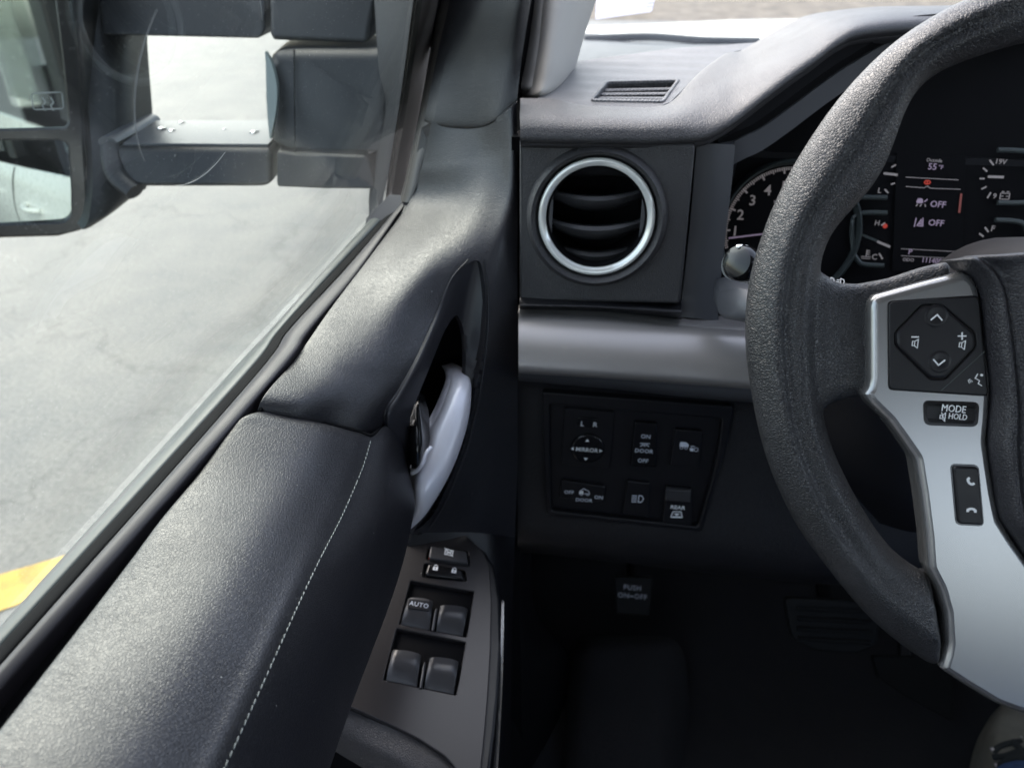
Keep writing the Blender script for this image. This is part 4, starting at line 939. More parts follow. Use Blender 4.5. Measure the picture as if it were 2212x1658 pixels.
    stroke(mb, KF, [(x+13*px, y-4*px), (x+21*px, y-4*px)], 1.6*px, pd, z=ZT); stroke(mb, KF, circ(x+25*px, y-12*px, 4.5*px, 12), 1.4*px, pd, z=ZT, closed=True)
    fillp(mb, KF, [(x+11*px, y-8*px), (x+19*px, y-8*px), (x+19*px, y-17*px), (x+12*px, y-15*px)], pd, ZT)
    mb.build('trailer_switch', dash)
    # cargo lamp slide
    mb = MB(); plate(mb, KF, [rnd(P([(1212,1034),(1308,1048),(1304,1086),(1208,1072)]), .003)], .005, 'black_plastic', .001, .0018)
    ZT = .0023
    mark(mb, 'OFF', 1229, 1060, 8.5, pd); mark(mb, 'ON', 1293, 1071, 8.5, pd); mark(mb, 'DOOR', 1261, 1077, 8.5, pd)
    x, y = KF.uv(1262, 1060); fillp(mb, KF, [(x-12*px, y-5*px), (x-2*px, y-5*px), (x-2*px, y+4*px), (x-11*px, y+3*px)], pw, ZT)
    stroke(mb, KF, [(x-9*px, y+4*px), (x-2*px, y+10*px), (x+10*px, y+3*px), (x+12*px, y-4*px), (x, y-4*px)], 1.6*px, pd, z=ZT)
    for dx in (-6, 8): stroke(mb, KF, circ(x+dx*px, y-6*px, 2.6*px, 9), 1.2*px, pd, z=ZT, closed=True)
    mb.build('cargo_lamp_switch', dash)
    # high beam button
    mb = MB(); plate(mb, KF, [rnd(P([(1355,1036),(1404,1041),(1401,1114),(1345,1107)]), .0018)], .005, 'black_plastic', .001, .0018)
    x, y = KF.uv(1377, 1074)
    stroke(mb, KF, [(x+2*px, y+9*px), (x+9*px, y+8*px), (x+13*px, y), (x+9*px, y-9*px), (x+2*px, y-9*px)], 2*px, pd, z=ZT, closed=True)
    for j in range(4): stroke(mb, KF, [(x-13*px, y+(8-j*5.5)*px), (x-3*px, y+(8-j*5.5)*px)], 2*px, pd, z=ZT)
    mb.build('high_beam_switch', dash)
    # rear window rocker
    mb = MB(); plate(mb, KF, [rnd(P([(1438,1048),(1495,1053),(1493,1131),(1431,1126)]), .0018)], .006, 'black_plastic', .001, .0024)
    plate(mb, KF, [rnd(P([(1437,1050),(1491,1054),(1490,1079),(1435,1075)]), .001)], .004, 'switch_face', .0012, .0048)
    ZT = .0029
    mark(mb, 'REAR', 1463, 1092, 9.5, pw)
    x, y = KF.uv(1461, 1107)
    stroke(mb, KF, rnd([(x-9*px, y+8*px), (x+9*px, y+8*px), (x+13*px, y-8*px), (x-13*px, y-8*px)], .0008), 2.2*px, pw, z=ZT, closed=True)
    fillp(mb, KF, [(x-7*px, y+3*px), (x+7*px, y+3*px), (x, y-4*px)], pw, ZT); stroke(mb, KF, [(x-9*px, y-6*px), (x+9*px, y-6*px)], 2*px, pw, z=ZT)
    mb.build('rear_window_switch', dash)
    # binnacle: inner trim ribbon and dark side wall
    L = [(1560,330,.60),(1602,308,.60),(1640,290,.605),(1700,248,.61),(1780,188,.615),(1850,142,.62),(1930,100,.625),(2040,84,.63),(2200,80,.64),(2400,84,.65)]
    rows = [[at(*p)+V(0, 0, .004) for p in L], [at(u+4, v+16, d+.006) for u, v, d in L], [at(u+8, v+34, d+.012) for u, v, d in L]]
    patch('hood_ribbon', rows, 'grey_trim', dash, back=(0, .01, .004), nu=60, nv=8)
    rows = [[at(u-10, v-24, d-.02) for u, v, d in L], [at(u+14, v+8, d+.04) for u, v, d in L], [at(u+24, v+26, d+.10) for u, v, d in L]]
    patch('hood_lining', rows, 'matte_black', dash, back=(0, .004, .01), nu=60, nv=10)
    rows = [[(1588,308,.60),(1592,330,.625),(1594,350,.70)], [(1576,400,.612),(1574,420,.64),(1572,440,.70)], [(1565,500,.625),(1557,520,.65),(1553,530,.70)], [(1556,600,.64),(1550,620,.66),(1548,640,.70)], [(1552,690,.65),(1550,700,.67),(1548,710,.70)]]
    patch('hood_side', rows, 'black_plastic', dash, back=(-.004, .01, 0), nu=16, nv=30)
build_dash()

# ================================================================== INSTRUMENT CLUSTER
def build_cluster():
    clu = thing('instrument_cluster', 'dark instrument cluster with lit tachometer, gauges and centre display', 'instrument cluster', at(1950, 640, .69))
    CF = Fr(at(1900, 450, .672), (0, -.94, .34)); px = .672/FPX
    P = lambda pts: uvs(CF, pts); U = CF.uv
    pl('face', clu, CF, [P([(1540,270),(1640,230),(1800,130),(1900,92),(2500,84),(2500,760),(1530,740)])], .006, 'matte_black', 0, -.001)
    # tachometer
    c = U(1701, 500); e = U(1563, 514); r = math.hypot(e[0]-c[0], e[1]-c[1])
    mb = MB(); vs = []; N = 96
    for (q, z) in ((1.12, -.001), (1.11, .007), (1.07, .010), (1.035, .007), (1.03, -.001)):
        for i in range(N): a = 2*math.pi*i/N; vs.append(CF.w(c[0]+r*q*math.cos(a), c[1]+r*q*math.sin(a), z))
    mb.add(vs, [(j*N+i, j*N+(i+1) % N, (j+1)*N+(i+1) % N, (j+1)*N+i) for j in range(4) for i in range(N)], 'ring_grey'); mb.build('tachometer_ring', clu)
    dial = pl('tachometer_dial', clu, CF, [circ(*c, r*1.03, 72)], .002, 'matte_black', 0, .0008)
    mb = MB(); LW = 'lit_white'
    # number n sits at angle; 1 at ~183deg, 4 at ~117
    nums = {'1': (1587,500), '2': (1599,465), '3': (1625,434), '4': (1658,412), '5': (1694,404), '6': (1735,410)}
    for s, (u, v) in nums.items(): text(mb, CF, s, U(u, v), 23*px*1.35, LW, z=.0014, bold=.012)
    ang = lambda u, v: math.atan2(U(u, v)[1]-c[1], U(u, v)[0]-c[0])
    a1, a4 = ang(1564, 497) % (2*math.pi), ang(1650, 388) % (2*math.pi)
    step = (a1-a4)/30
    for i in range(-8, 62):
        a = a1-step*i; big = i % 10 == 0; mid = i % 5 == 0
        r0, r1 = (.90 if big else .93 if mid else .95)*r, 1.0*r; w = (3.6 if big else 2.6)*px*.5
        d = Vector((math.cos(a), math.sin(a))); n = Vector((-d.y, d.x)); C = Vector(c)
        plate(mb, CF, [[tuple(C+d*r0-n*w), tuple(C+d*r1-n*w), tuple(C+d*r1+n*w), tuple(C+d*r0+n*w)]], .0004, LW if (mid or True) else LW, 0, .0014)
    text(mb, CF, 'x1000r/min', U(1700, 436), 9*px*1.4, 'lit_dim', z=.0014)
    mb.build('tachometer_scale', clu)
    mb = MB(); A, B = U(1574, 514), U(1712, 497); stroke(mb, CF, [A, B], 3.2*px, 'lit_lilac', z=.004, th=.001); mb.build('tachometer_needle', clu)
    # centre display
    mb = MB(); LL = 'lit_lilac'; plate(mb, CF, [P([(1936,330),(2085,338),(2076,590),(1926,585)])], .002, 'matte_black', .0003, .0012)
    Z = .0022
    def t(s, u, v, hpx, m, bold=.0, sx=1): text(mb, CF, s, U(u, v), hpx*px*1.42, m, z=Z, rot=R(-2), bold=bold, sx=sx)
    t('Outside', 2016, 347, 7, 'lit_dim'); t('55', 2012, 361, 13, LL, .005); t('°F', 2030, 362, 8, LL, .005)
    stroke(mb, CF, P([(1955,383),(2068,389)]), 1.2*px, 'lit_dim', z=Z); stroke(mb, CF, P([(1955,403),(1994,406),(2001,402),(2008,407),(2072,409)]), 1.2*px, 'lit_dim', z=Z)
    fillp(mb, CF, circ(*U(2001, 394), 7*px, 14, 5*px), 'lit_red', Z); fillp(mb, CF, circ(*U(1998, 394), 1.6*px, 8), 'matte_black', Z+.0004); fillp(mb, CF, circ(*U(2004, 394), 1.6*px, 8), 'matte_black', Z+.0004)
    t('OFF', 2024, 442, 13, LL, .01); t('OFF', 2020, 482, 13, LL, .01)
    x, y = U(1986, 436); fillp(mb, CF, rnd([(x-8*px, y+1*px), (x-6*px, y+7*px), (x+3*px, y+7*px), (x+6*px, y), (x+5*px, y-3*px), (x-7*px, y-3*px)], .0008), LL, Z)
    for dx in (-5, 3): stroke(mb, CF, [(x+dx*px, y-5*px), (x+(dx-2)*px, y-9*px)], 2*px, 'lit_dim', z=Z)
    stroke(mb, CF, [(x+9*px, y+1*px), (x+13*px, y+5*px)], 2.4*px, LL, z=Z); stroke(mb, CF, [(x+10*px, y-5*px), (x+12*px, y-9*px)], 2*px, 'lit_dim', z=Z)
    x, y = U(1984, 480); stroke(mb, CF, [(x-8*px, y+8*px), (x-9*px, y-9*px)], 2*px, LL, z=Z); stroke(mb, CF, [(x+6*px, y+9*px), (x+8*px, y-8*px)], 2*px, LL, z=Z)
    stroke(mb, CF, [(x-4*px, y-7*px), (x+5*px, y-8*px), (x+3*px, y+6*px)], 2*px, LL, z=Z, closed=True); fillp(mb, CF, [(x-2*px, y-5*px), (x+3*px, y-5*px), (x+2*px, y)], LL, Z)
    mat('lit_bar', (.10, .03, .028), .5, emis=(.9, .25, .22, .03)); stroke(mb, CF, P([(2074,420),(2070,458)]), 4*px, 'lit_bar', z=Z)
    stroke(mb, CF, P([(2068,465),(2062,530)]), 2*px, 'lit_dim', z=Z) if False else None
    stroke(mb, CF, P([(1945,537),(2062,543)]), 1*px, 'lit_dim', z=Z); stroke(mb, CF, P([(1945,552),(2062,558)]), 1*px, 'lit_dim', z=Z)
    t('P', 1964, 544, 11, LL, .005); t('ODO', 1960, 561, 7, 'lit_dim'); t('111408', 2010, 563, 11, LL, 0, .9); t('mile', 2044, 566, 6, 'lit_dim')
    mb.build('display', clu)
    # small gauges with half-round frames
    def gauge(name, frame, cu, ticks, labels, needle, icon=None):
        mb = MB()
        pts = crs([Vector((*U(*p), 0)) for p in frame], 30)
        sweep(mb, [CF.w(p.x, p.y, .004) for p in pts], .0022, 'ring_grey', n=8)
        for a, b, m in ticks: stroke(mb, CF, [U(*a), U(*b)], 3.2*px, m, z=Z)
        for s, u, v, hp in labels: t2(mb, s, u, v, hp)
        a, b = needle; stroke(mb, CF, [U(*a), U(*b)], 5*px, LW, z=.0035)
        if icon == 'battery':
            x, y = U(2168, 423); stroke(mb, CF, [(x-9*px, y+5*px), (x+9*px, y+5*px), (x+9*px, y-7*px), (x-9*px, y-7*px)], 1.6*px, LW, z=Z, closed=True)
            for dx in (-5, 5): stroke(mb, CF, [(x+dx*px-2*px, y+8*px), (x+dx*px+2*px, y+8*px)], 2*px, LW, z=Z); stroke(mb, CF, [(x+dx*px-2*px, y-1*px), (x+dx*px+2*px, y-1*px)], 1.5*px, LW, z=Z)
        if icon == 'temp':
            x, y = U(1870, 550); stroke(mb, CF, [(x, y+10*px), (x, y-2*px)], 2.2*px, LW, z=Z)
            for j in range(3): stroke(mb, CF, [(x, y+(9-4*j)*px), (x+6*px, y+(9-4*j)*px)], 1.5*px, LW, z=Z)
            stroke(mb, CF, [(x-10*px, y-4*px), (x+9*px, y-4*px)], 1.6*px, LW, z=Z); stroke(mb, CF, [(x-9*px, y-8*px), (x+8*px, y-8*px)], 1.6*px, LW, z=Z)
        mb.build(name, clu)
    def t2(mb, s, u, v, hp): text(mb, CF, s, U(u, v), hp*px*1.4, LW, z=Z, rot=R(-3), bold=.01)
    gauge('voltmeter', [(2150,325),(2190,326),(2235,332),(2250,345),(2250,410),(2235,432),(2200,438),(2150,438)], 0,
          [((2136,347),(2143,356),LW),((2122,364),(2129,370),LW),((2115,386),(2123,386),LW),((2119,408),(2127,404),LW),((2131,427),(2137,417),LW)],
          [('19V',2159,350,10.5),('9',2146,424,10.5)], ((2132,382),(2162,383)), 'battery')
    gauge('fuel_gauge', [(2145,475),(2185,477),(2206,484),(2214,505),(2214,560),(2205,600)], 0,
          [((2126,492),(2132,500),LW),((2114,505),(2121,510),LW),((2106,530),(2113,530),LW)], [('F',2142,494,12)], ((2124,526),(2152,528)))
    gauge('oil_gauge', [(1912,427),(1870,426),(1845,424),(1830,415)], 0, [((1925,361),(1932,357),LW),((1924,398),(1930,396),LW),((1910,410),(1916,416),LW)], [('L',1898,412,11)], ((1908,375),(1934,378)))
    gauge('temperature_gauge', [(1912,460),(1872,459),(1850,464),(1838,480),(1840,540),(1850,562),(1862,570),(1905,573)], 0,
          [((1903,486),(1909,482),LW),((1898,548),(1904,558),LW)], [('H',1893,482,11),('C',1887,555,12)], ((1894,522),(1918,532)), 'temp')
    mb = MB(); fillp(mb, CF, circ(*U(1910, 488), 5*px, 10), 'lit_red', Z); mb.build('hot_mark', clu)
    mb = MB(); stroke(mb, CF, P([(1858,506),(1894,521)]), 5*px, 'ring_grey', z=.0034); mb.build('needle_tail', clu)
build_cluster()

# ================================================================== COLUMN, STALK
def build_column():
    col = thing('steering_column_cover', 'grey plastic steering column cover behind the steering wheel', 'column cover', at(1750, 760, .56))
    rows = [[(1556,628,.60),(1600,622,.575),(1700,640,.56),(1900,650,.56),(2100,650,.57),(2300,660,.60)],
            [(1551,650,.60),(1600,655,.570),(1700,670,.55),(1900,680,.55),(2100,680,.56),(2300,690,.60)],
            [(1553,676,.60),(1600,685,.572),(1700,700,.552),(1900,720,.55),(2100,720,.56),(2300,730,.60)],
            [(1566,688,.605),(1610,696,.58),(1700,715,.57),(1900,760,.57),(2100,760,.58),(2300,770,.61)]]
    patch('upper_cover', rows, 'grey_trim', col, back=(0, .03, -.004), nu=50, nv=20)
    rows = [[(1700,715,.57),(1900,760,.57),(2100,760,.58),(2300,770,.61)], [(1760,860,.60),(1900,880,.58),(2100,880,.58),(2300,890,.61)],
            [(1830,1040,.64),(1940,1060,.62),(2100,1060,.62),(2300,1060,.64)], [(1900,1130,.70),(1980,1150,.68),(2100,1150,.68),(2300,1150,.69)]]
    patch('lower_cover', rows, 'black_plastic', col, back=(0, .03, 0), nu=30, nv=30)
    st = thing('turn_signal_stalk', 'glossy black turn signal stalk knob left of the steering wheel rim', 'stalk', at(1700, 585, .55))
    # round end cap, seen end-on, and the lever going in behind the rim
    c0 = at(1594, 566, .515); ax = (at(1700, 600, .56)-c0).normalized()
    mb = MB(); prof = [(0, .0003), (.0006, .0066), (.002, .0108), (.0045, .0124), (.010, .0127), (.018, .0118), (.030, .010), (.10, .008)]
    sweep(mb, [c0+ax*(a-.004) for a, r in prof], [r for a, r in prof], 'gloss_black', n=40); mb.build('end_cap', st)
    mb = MB(); sweep(mb, [c0+V(-.001, .004, -.003), c0+ax*.05+V(0, .004, -.003)], [.0112, .011], 'gloss_black', n=32); mb.build('lever', st)
    mb = MB(); sweep(mb, crs([at(1590, 533, .512), at(1612, 533, .515), at(1640, 548, .52)], 10), [.0004, .0016, .0014, .0012, .0012, .0012, .0012, .0012, .0012, .0012, .001], 'chrome', n=8); mb.build('light_ring', st)
    rows = [[(1755,575,.555),(1790,598,.55),(1840,622,.55),(1870,640,.555)], [(1755,590,.55),(1790,612,.54),(1835,632,.54),(1865,650,.545)], [(1760,640,.55),(1795,650,.54),(1835,660,.54),(1860,670,.545)]]
    patch('lever_root', rows, 'grey_trim', st, back=(0, .01, -.004), nu=20, nv=10)
    SFm = Fr(at(1794, 606, .537), (-.1, -.8, .6)); mb = MB(); s = .0022
    for dx in (0, .0068):
        stroke(mb, SFm, [(dx, s), (dx+.002, s*.7), (dx+.0024, 0), (dx+.002, -s*.7), (dx, -s)], .0006, 'print_white', closed=True)
        for j in (-1, 0, 1): stroke(mb, SFm, [(dx-.0008, j*.0012), (dx-.0026, j*.0012-.0004)], .0005, 'print_white')
    mb.build('lamp_mark', st)
build_column()

# ================================================================== STEERING WHEEL
def build_wheel():
    TLT = R(25)
    WF = Fr(at(2420, 736, .388), (0, -math.cos(TLT), math.sin(TLT)))
    sw = thing('steering_wheel', 'black leather steering wheel with silver spoke trim and audio buttons', 'steering wheel', WF.w(0, 0, -.03))
    outer = [(2250,-62),(2160,-33),(2078,0),(1990,49),(1937,85),(1866,152),(1813,211),(1760,286),(1708,370),(1672,444),(1644,518),(1622,590),(1612,670),(1610,722),(1616,793),(1627,863),(1644,944),(1672,1033),(1701,1095),(1727,1145),(1774,1207),(1821,1268),(1883,1339),(1963,1405),(2034,1449),(2110,1490),(2212,1544)]
    inner = [(2330,72),(2212,92),(2110,122),(2050,145),(1995,175),(1970,210),(1954,247),(1930,328),(1901,388),(1865,432),(1831,466),(1800,500),(1783,530),(1775,570),(1772,620),(1770,740),(1774,850),(1785,916),(1795,955),(1813,994),(1859,1085),(1906,1159),(1944,1202),(1982,1226),(2020,1246),(2120,1300),(2240,1350)]
    def pol(p, off): x, y = WF.uv(*p, off); return (math.atan2(y, -x), math.hypot(x, y))   # angle from the left spoke, up positive
    O = sorted(pol(p, .002) for p in outer); I = sorted(pol(p, .002) for p in inner)
    def look(T, a):
        if a <= T[0][0]: return T[0][1]
        for (a0, r0), (a1, r1) in zip(T, T[1:]):
            if a <= a1: return r0+(r1-r0)*(a-a0)/(a1-a0+1e-9)
        return T[-1][1]
    def sm(T, a): return sum(look(T, a+d) for d in (-.06, -.03, 0, .03, .06))/5
    joint = pol((2044, 1400), .002)[0]
    N = 220; n = 28; vs = []
    for i in range(N):
        th = 2*math.pi*i/N; a = th if th <= math.pi else th-2*math.pi    # -pi..pi from left (0), mirrored for the right half
        left = abs(a) <= math.pi/2; aa = a if left else (math.pi-a if a > 0 else -math.pi-a)
        ro, ri = sm(O, aa), sm(I, aa)
        if aa > O[-1][0]-.05: ro, ri = look(O, O[-1][0]-.05), sm(I, O[-1][0]-.35)*.0+look(O, O[-1][0]-.05)-.033
        if aa < joint: f = min(1, (joint-aa)/.06); m_ = (ro+ri)/2; ro = ro-(ro-m_)*.35*f; ri = ri+(m_-ri)*.35*f
        rm = (ro+ri)/2; hw = (ro-ri)/2
        sx, sy = -math.cos(th), math.sin(th)
        for k in range(n):
            p = 2*math.pi*k/n; cx, cz = math.cos(p), math.sin(p)
            # front has a ridge a third of the way in from the outer edge and falls away to the thumb side
            zz = .0155*cz; jk = joint+.19*(1-cx)/2; dz = -.018*max(0, min(1, (jk-aa)/.045))
            if cz > 0:
                gz = max(0, min(1, (aa+1.0)/.25))*max(0, min(1, (1.25-aa)/.3))
                zz += cz*(.0016*math.exp(-((cx-.28)/.25)**2) - gz*.0052*math.exp(-((cx+.06)/.17)**2) + gz*.0008*math.exp(-((cx+.45)/.2)**2) - .0030*max(0, -cx-.25))
            r = rm+hw*cx*(1-.06*abs(cz)); vs.append(WF.w(sx*r, sy*r, zz+dz))
    fs = [(i*n+k, i*n+(k+1) % n, ((i+1) % N)*n+(k+1) % n, ((i+1) % N)*n+k) for i in range(N) for k in range(n)]
    mb = MB(); mb.add(vs, fs, 'wheel_leather')
    # leather spoke arms, left and mirrored right
    def spoke(mb, sgn):
        prof = [((1742,560),(1742,905),.0), ((1775,588),(1775,890),.25), ((1812,610),(1810,868),.6), ((1860,612),(1850,860),.9), ((1925,600),(1900,860),1), ((2000,575),(1950,850),1), ((2060,562),(2000,850),1)]
        vs = []; K = 24
        for (t, b, f) in prof:
            T, B = WF.uv(*t), WF.uv(*b); h = (T[1]-B[1])/2; cy_ = (T[1]+B[1])/2; x = (T[0]+B[0])/2*0+T[0]; xb = B[0]
            for k in range(K):
                p = 2*math.pi*k/K; c, s = math.cos(p), math.sin(p)
                sc = (abs(c)**.45)*(1 if c > 0 else -1); ss = (abs(s)**.7)*(1 if s > 0 else -1)
                X = (T[0] if sc > 0 else B[0])*abs(sc)+(T[0]+B[0])/2*(1-abs(sc))
                vs.append(WF.w(sgn*X if sgn < 0 else X, cy_+h*sc, (.0105-.004*f)*ss-.003-.002*f))
        m = len(prof); fs = [(i*K+k, i*K+(k+1) % K, (i+1)*K+(k+1) % K, (i+1)*K+k) for i in range(m-1) for k in range(K)]+[tuple(reversed(range(K))), tuple((m-1)*K+k for k in range(K))]
        mb.add(vs, fs, 'wheel_leather')
    spoke(mb, 1); spoke(mb, -1)
    def rem(o):
        r = o.modifiers.new('remesh', 'REMESH'); r.mode = 'VOXEL'; r.voxel_size = .0016; r.use_smooth_shade = True
        s = o.modifiers.new('smooth', 'SMOOTH'); s.iterations = 7; s.factor = .6
    me = bpy.data.meshes.new('rim'); me.from_pydata(mb.v, [], mb.f); me.materials.append(MATS['wheel_leather'])
    bm = bmesh.new(); bm.from_mesh(me); bmesh.ops.recalc_face_normals(bm, faces=bm.faces); bm.to_mesh(me); bm.free()
    link(me, 'leather_rim', sw, mods=(rem,))
    # silver trim plate of the left spoke
    TF = Fr(WF.w(0, 0, .010), WF.z); P = lambda pts: uvs(TF, pts)
    out = [(1880,665),(1884,648),(1896,637),(1990,611),(2085,587),(2100,594),(2112,608),(2120,632),(2131,722),(2145,828),(2141,899),(2136,952),(2143,1004),(2152,1062),(2164,1122),(2190,1164),(2225,1215),(2290,1300),(2420,1350),(2420,1590),(2310,1572),(2212,1544),(2152,1522),(2086,1482),(2040,1452),(2034,1444),(2044,1410),(2047,1390),(2043,1324),(2029,1273),(2006,1228),(2001,1159),(1989,1065),(1977,992),(1946,947),(1919,910),(1880,872),(1866,852),(1877,838),(1880,820)]
    L = P(out); half = [p for p in L]
    mod = rnd(P([(1916,650),(2114,637),(2135,856),(1918,842)]), .0028, 4)
    mode = rnd(P([(1993,864),(2116,868),(2112,922),(1996,918)]), .0035)
    phone = rnd(P([(2052,1001),(2114,1003),(2126,1136),(2064,1133)]), .003)
    right = [(-x, y) for x, y in reversed(half)]
    # join the two halves at the hub centre line
    i0 = out.index((2420,1350)); i1 = out.index((2420,1590))
    A = half[i1:]+half[:i0+1]          # from bottom centre, round the left, back to inner centre
    B = [(-x, y) for x, y in reversed(A)]
    A2 = [p for p in A]; full = A2+B[1:-1]
    full = rnd(full, .0012, 2)
    trim = pl('spoke_trim', sw, TF, [full], .016, 'silver', .0042, 0, 3, sharp=50)
    for q, nm in ((mod, 'module_gap'), (mode, 'button_gap'), (phone, 'button_gap')): pl(nm, sw, TF, [q], .002, 'gloss_black', .0002, .0003)
    # main button module
    mb = MB(); c = sum((Vector(p) for p in mod), Vector((0, 0)))/len(mod)
    ins = lambda pts, f: [tuple(c+(Vector(p)-c)*f) for p in pts]
    dp = P([(1990,659),(2032,659),(2103,718),(2106,748),(2040,817),(2006,817),(1933,745),(1932,718)]); dc = sum((Vector(p) for p in dp), Vector((0, 0)))/8
    dpi = [tuple(dc+(Vector(p)-dc)*1.03) for p in dp]
    plate(mb, TF, [ins(mod, .975), rnd(dpi, .002)], .003, 'black_plastic', .0005, .0010)
    stroke(mb, TF, P([(2124,759),(2032,842)]), .00035, 'ring_grey', z=.0012, th=.0003)
    x, y = TF.uv(2106, 818); px = .35/FPX*1.05
    stroke(mb, TF, [(x+2*px, y+12*px), (x-2*px, y+2*px), (x+8*px, y-3*px), (x+6*px, y-10*px), (x+14*px, y-14*px)], 1.8*px, 'print_white', z=.0013)
    fillp(mb, TF, circ(x+11*px, y+10*px, 3*px, 12), 'print_white', .0013)
    for k in range(3): 
        q = 6*px+k*4*px; stroke(mb, TF, [(x-4*px-q*.5-px*k, y-(-3+k*.5)*px*-1+q*.5-6*px), (x-6*px-q*.6-px*k, y-4*px), (x-4*px-q*.5-px*k, y-q*.5-3*px)], 1.3*px, 'print_white', z=.0013)
    mb.build('button_module', sw)
    mb = MB(); DFm = TF; dn = [tuple(dc+(Vector(p)-dc)*.985) for p in dp]
    plate(mb, TF, [rnd(dn, .002)], .005, 'black_plastic', .0014, .0020, 1)
    Z = .0023
    for (u, v, s) in ((2020,685,1), (2024,782,-1)):
        x, y = TF.uv(u, v); stroke(mb, TF, [(x-12*px, y-6*px*s), (x, y+6*px*s), (x+12*px, y-6*px*s)], 3*px, 'print_white', z=Z)
    def speaker(u, v):
        x, y = TF.uv(u, v); stroke(mb, TF, [(x-6*px, y+5*px), (x-6*px, y-5*px), (x-1*px, y-5*px), (x-1*px, y+5*px)], 1.5*px, 'print_white', z=Z, closed=True)
        stroke(mb, TF, [(x-1*px, y+5*px), (x+6*px, y+10*px), (x+6*px, y-10*px), (x-1*px, y-5*px)], 1.5*px, 'print_white', z=Z)
    speaker(1973, 741); speaker(2074, 744)
    stroke(mb, TF, P([(1966,727),(1980,727)]), 2.8*px, 'print_white', z=Z); stroke(mb, TF, P([(2066,725),(2082,725)]), 2.8*px, 'print_white', z=Z); stroke(mb, TF, P([(2074,718),(2074,732)]), 2.8*px, 'print_white', z=Z)
    mb.build('direction_pad', sw)
    for (u, v) in ((2018, 682), (2026, 780)):        # soft dimples in the pad's ends
        mb = MB(); x, y = TF.uv(u, v); vs = []; N = 24
        for (r, z) in ((.0062, .0018), (.0052, .0023), (.0044, .0024), (.0030, .0021), (.0015, .0020), (.0001, .0020)):
            for i in range(N): a = 2*math.pi*i/N; vs.append(TF.w(x+r*math.cos(a), y+r*math.sin(a), z))
        mb.add(vs, [(j*N+i, j*N+(i+1) % N, (j+1)*N+(i+1) % N, (j+1)*N+i) for j in range(5) for i in range(N)], 'black_plastic'); mb.build('pad_dimple', sw, sharp=80)
    mb = MB(); plate(mb, TF, [rnd(P([(1996,866),(2113,870),(2109,920),(1999,916)]), .0032)], .006, 'black_plastic', .001, .0003, 3)
    text(mb, TF, 'MODE', TF.uv(2057, 882), 17*px*1.36, 'print_white', z=.0016, rot=R(-1.5), sx=.82)
    text(mb, TF, 'HOLD', TF.uv(2066, 899), 14*px*1.36, 'print_white', z=.0016, rot=R(-1.5), sx=.78)
    x, y = TF.uv(2033, 899); stroke(mb, TF, [(x-5*px, y+4*px), (x-5*px, y-4*px), (x, y-4*px), (x, y+4*px)], 1.4*px, 'print_white', z=.0016, closed=True)
    stroke(mb, TF, [(x, y+4*px), (x+6*px, y+10*px), (x+6*px, y-10*px), (x, y-4*px)], 1.4*px, 'print_white', z=.0016); stroke(mb, TF, [(x-3*px, y+10*px), (x+7*px, y-10*px)], 1.4*px, 'print_white', z=.0016)
    mb.build('mode_button', sw)
    mb = MB(); plate(mb, TF, [rnd(P([(2056,1005),(2111,1007),(2122,1132),(2067,1129)]), .002)], .004, 'black_plastic', .0011, .0018, 3)
    for (u, v, a) in ((2092,1038,-45), (2095,1099,0)):
        x, y = TF.uv(u, v); ca, sa = math.cos(R(a)), math.sin(R(a)); f = lambda q: [(x+p*px*ca-r_*px*sa, y+p*px*sa+r_*px*ca) for p, r_ in q]
        arc = [(-11, -5), (-11, 1), (-6, 5), (0, 6), (6, 5), (11, 1), (11, -5), (6, -5), (5, -1), (0, 1), (-5, -1), (-6, -5)] if a == 0 else [(-11, 5), (-11, -1), (-6, -5), (0, -6), (6, -5), (11, -1), (11, 5), (6, 5), (5, 1), (0, -1), (-5, 1), (-6, 5)]
        fillp(mb, TF, f(arc), 'print_white', .0021)
    mb.build('phone_button', sw)
    # airbag pad, symmetric about the hub
    Eg = [(2067,564),(2084,581),(2108,598),(2124,626),(2131,680),(2137,740),(2144,800),(2149,860),(2145,910),(2142,960),(2148,1010),(2156,1064),(2166,1118),(2194,1162),(2230,1212),(2280,1270)]
    Cr = [(2100,556),(2136,578),(2152,602),(2164,636),(2174,690),(2181,740),(2188,800),(2194,864),(2196,910),(2196,969),(2199,1020),(2203,1064),(2212,1110),(2230,1145),(2258,1185),(2300,1240)]
    rows = []; PF = Fr(WF.w(0, 0, .012), WF.z)
    for i, (e, c_) in enumerate(zip(Eg, Cr)):
        E, C = Vector(PF.uv(*e)), Vector(PF.uv(*c_)); y = C.y; k = min(1, i/2.5)*min(1, (len(Eg)-1-i)/2.5)
        q = [(E.x, E.y, -.009), (E.x, E.y, -.001), (E.x*.75+C.x*.25, E.y*.75+C.y*.25, .0060), (E.x*.4+C.x*.6, E.y*.4+C.y*.6, .0085), (C.x, C.y, .0065), (C.x*.88, y+.001, .0115+.002*k), (C.x*.6, y+.004, .015+.005*k), (C.x*.3, y+.006, .017+.007*k), (0, y+.0065, .018+.007*k)]
        q += [(-a, b, d) for a, b, d in reversed(q[:-1])]
        rows.append([PF.w(*p) for p in q])
    top = [p-PF.z*.008+PF.y*.001 for p in rows[0]]; bot = [p-PF.z*.01-PF.y*.002 for p in rows[-1]]
    patch('airbag_pad', [top]+rows+[bot], 'pad_leather', sw, back=-WF.z*.004, nu=120, nv=80, sharp=80)
    mb = MB(); sweep(mb, [WF.w(0, 0, -.01), WF.w(0, 0, -.12)], [.055, .06], 'black_plastic', n=40); mb.build('hub', sw)
build_wheel()

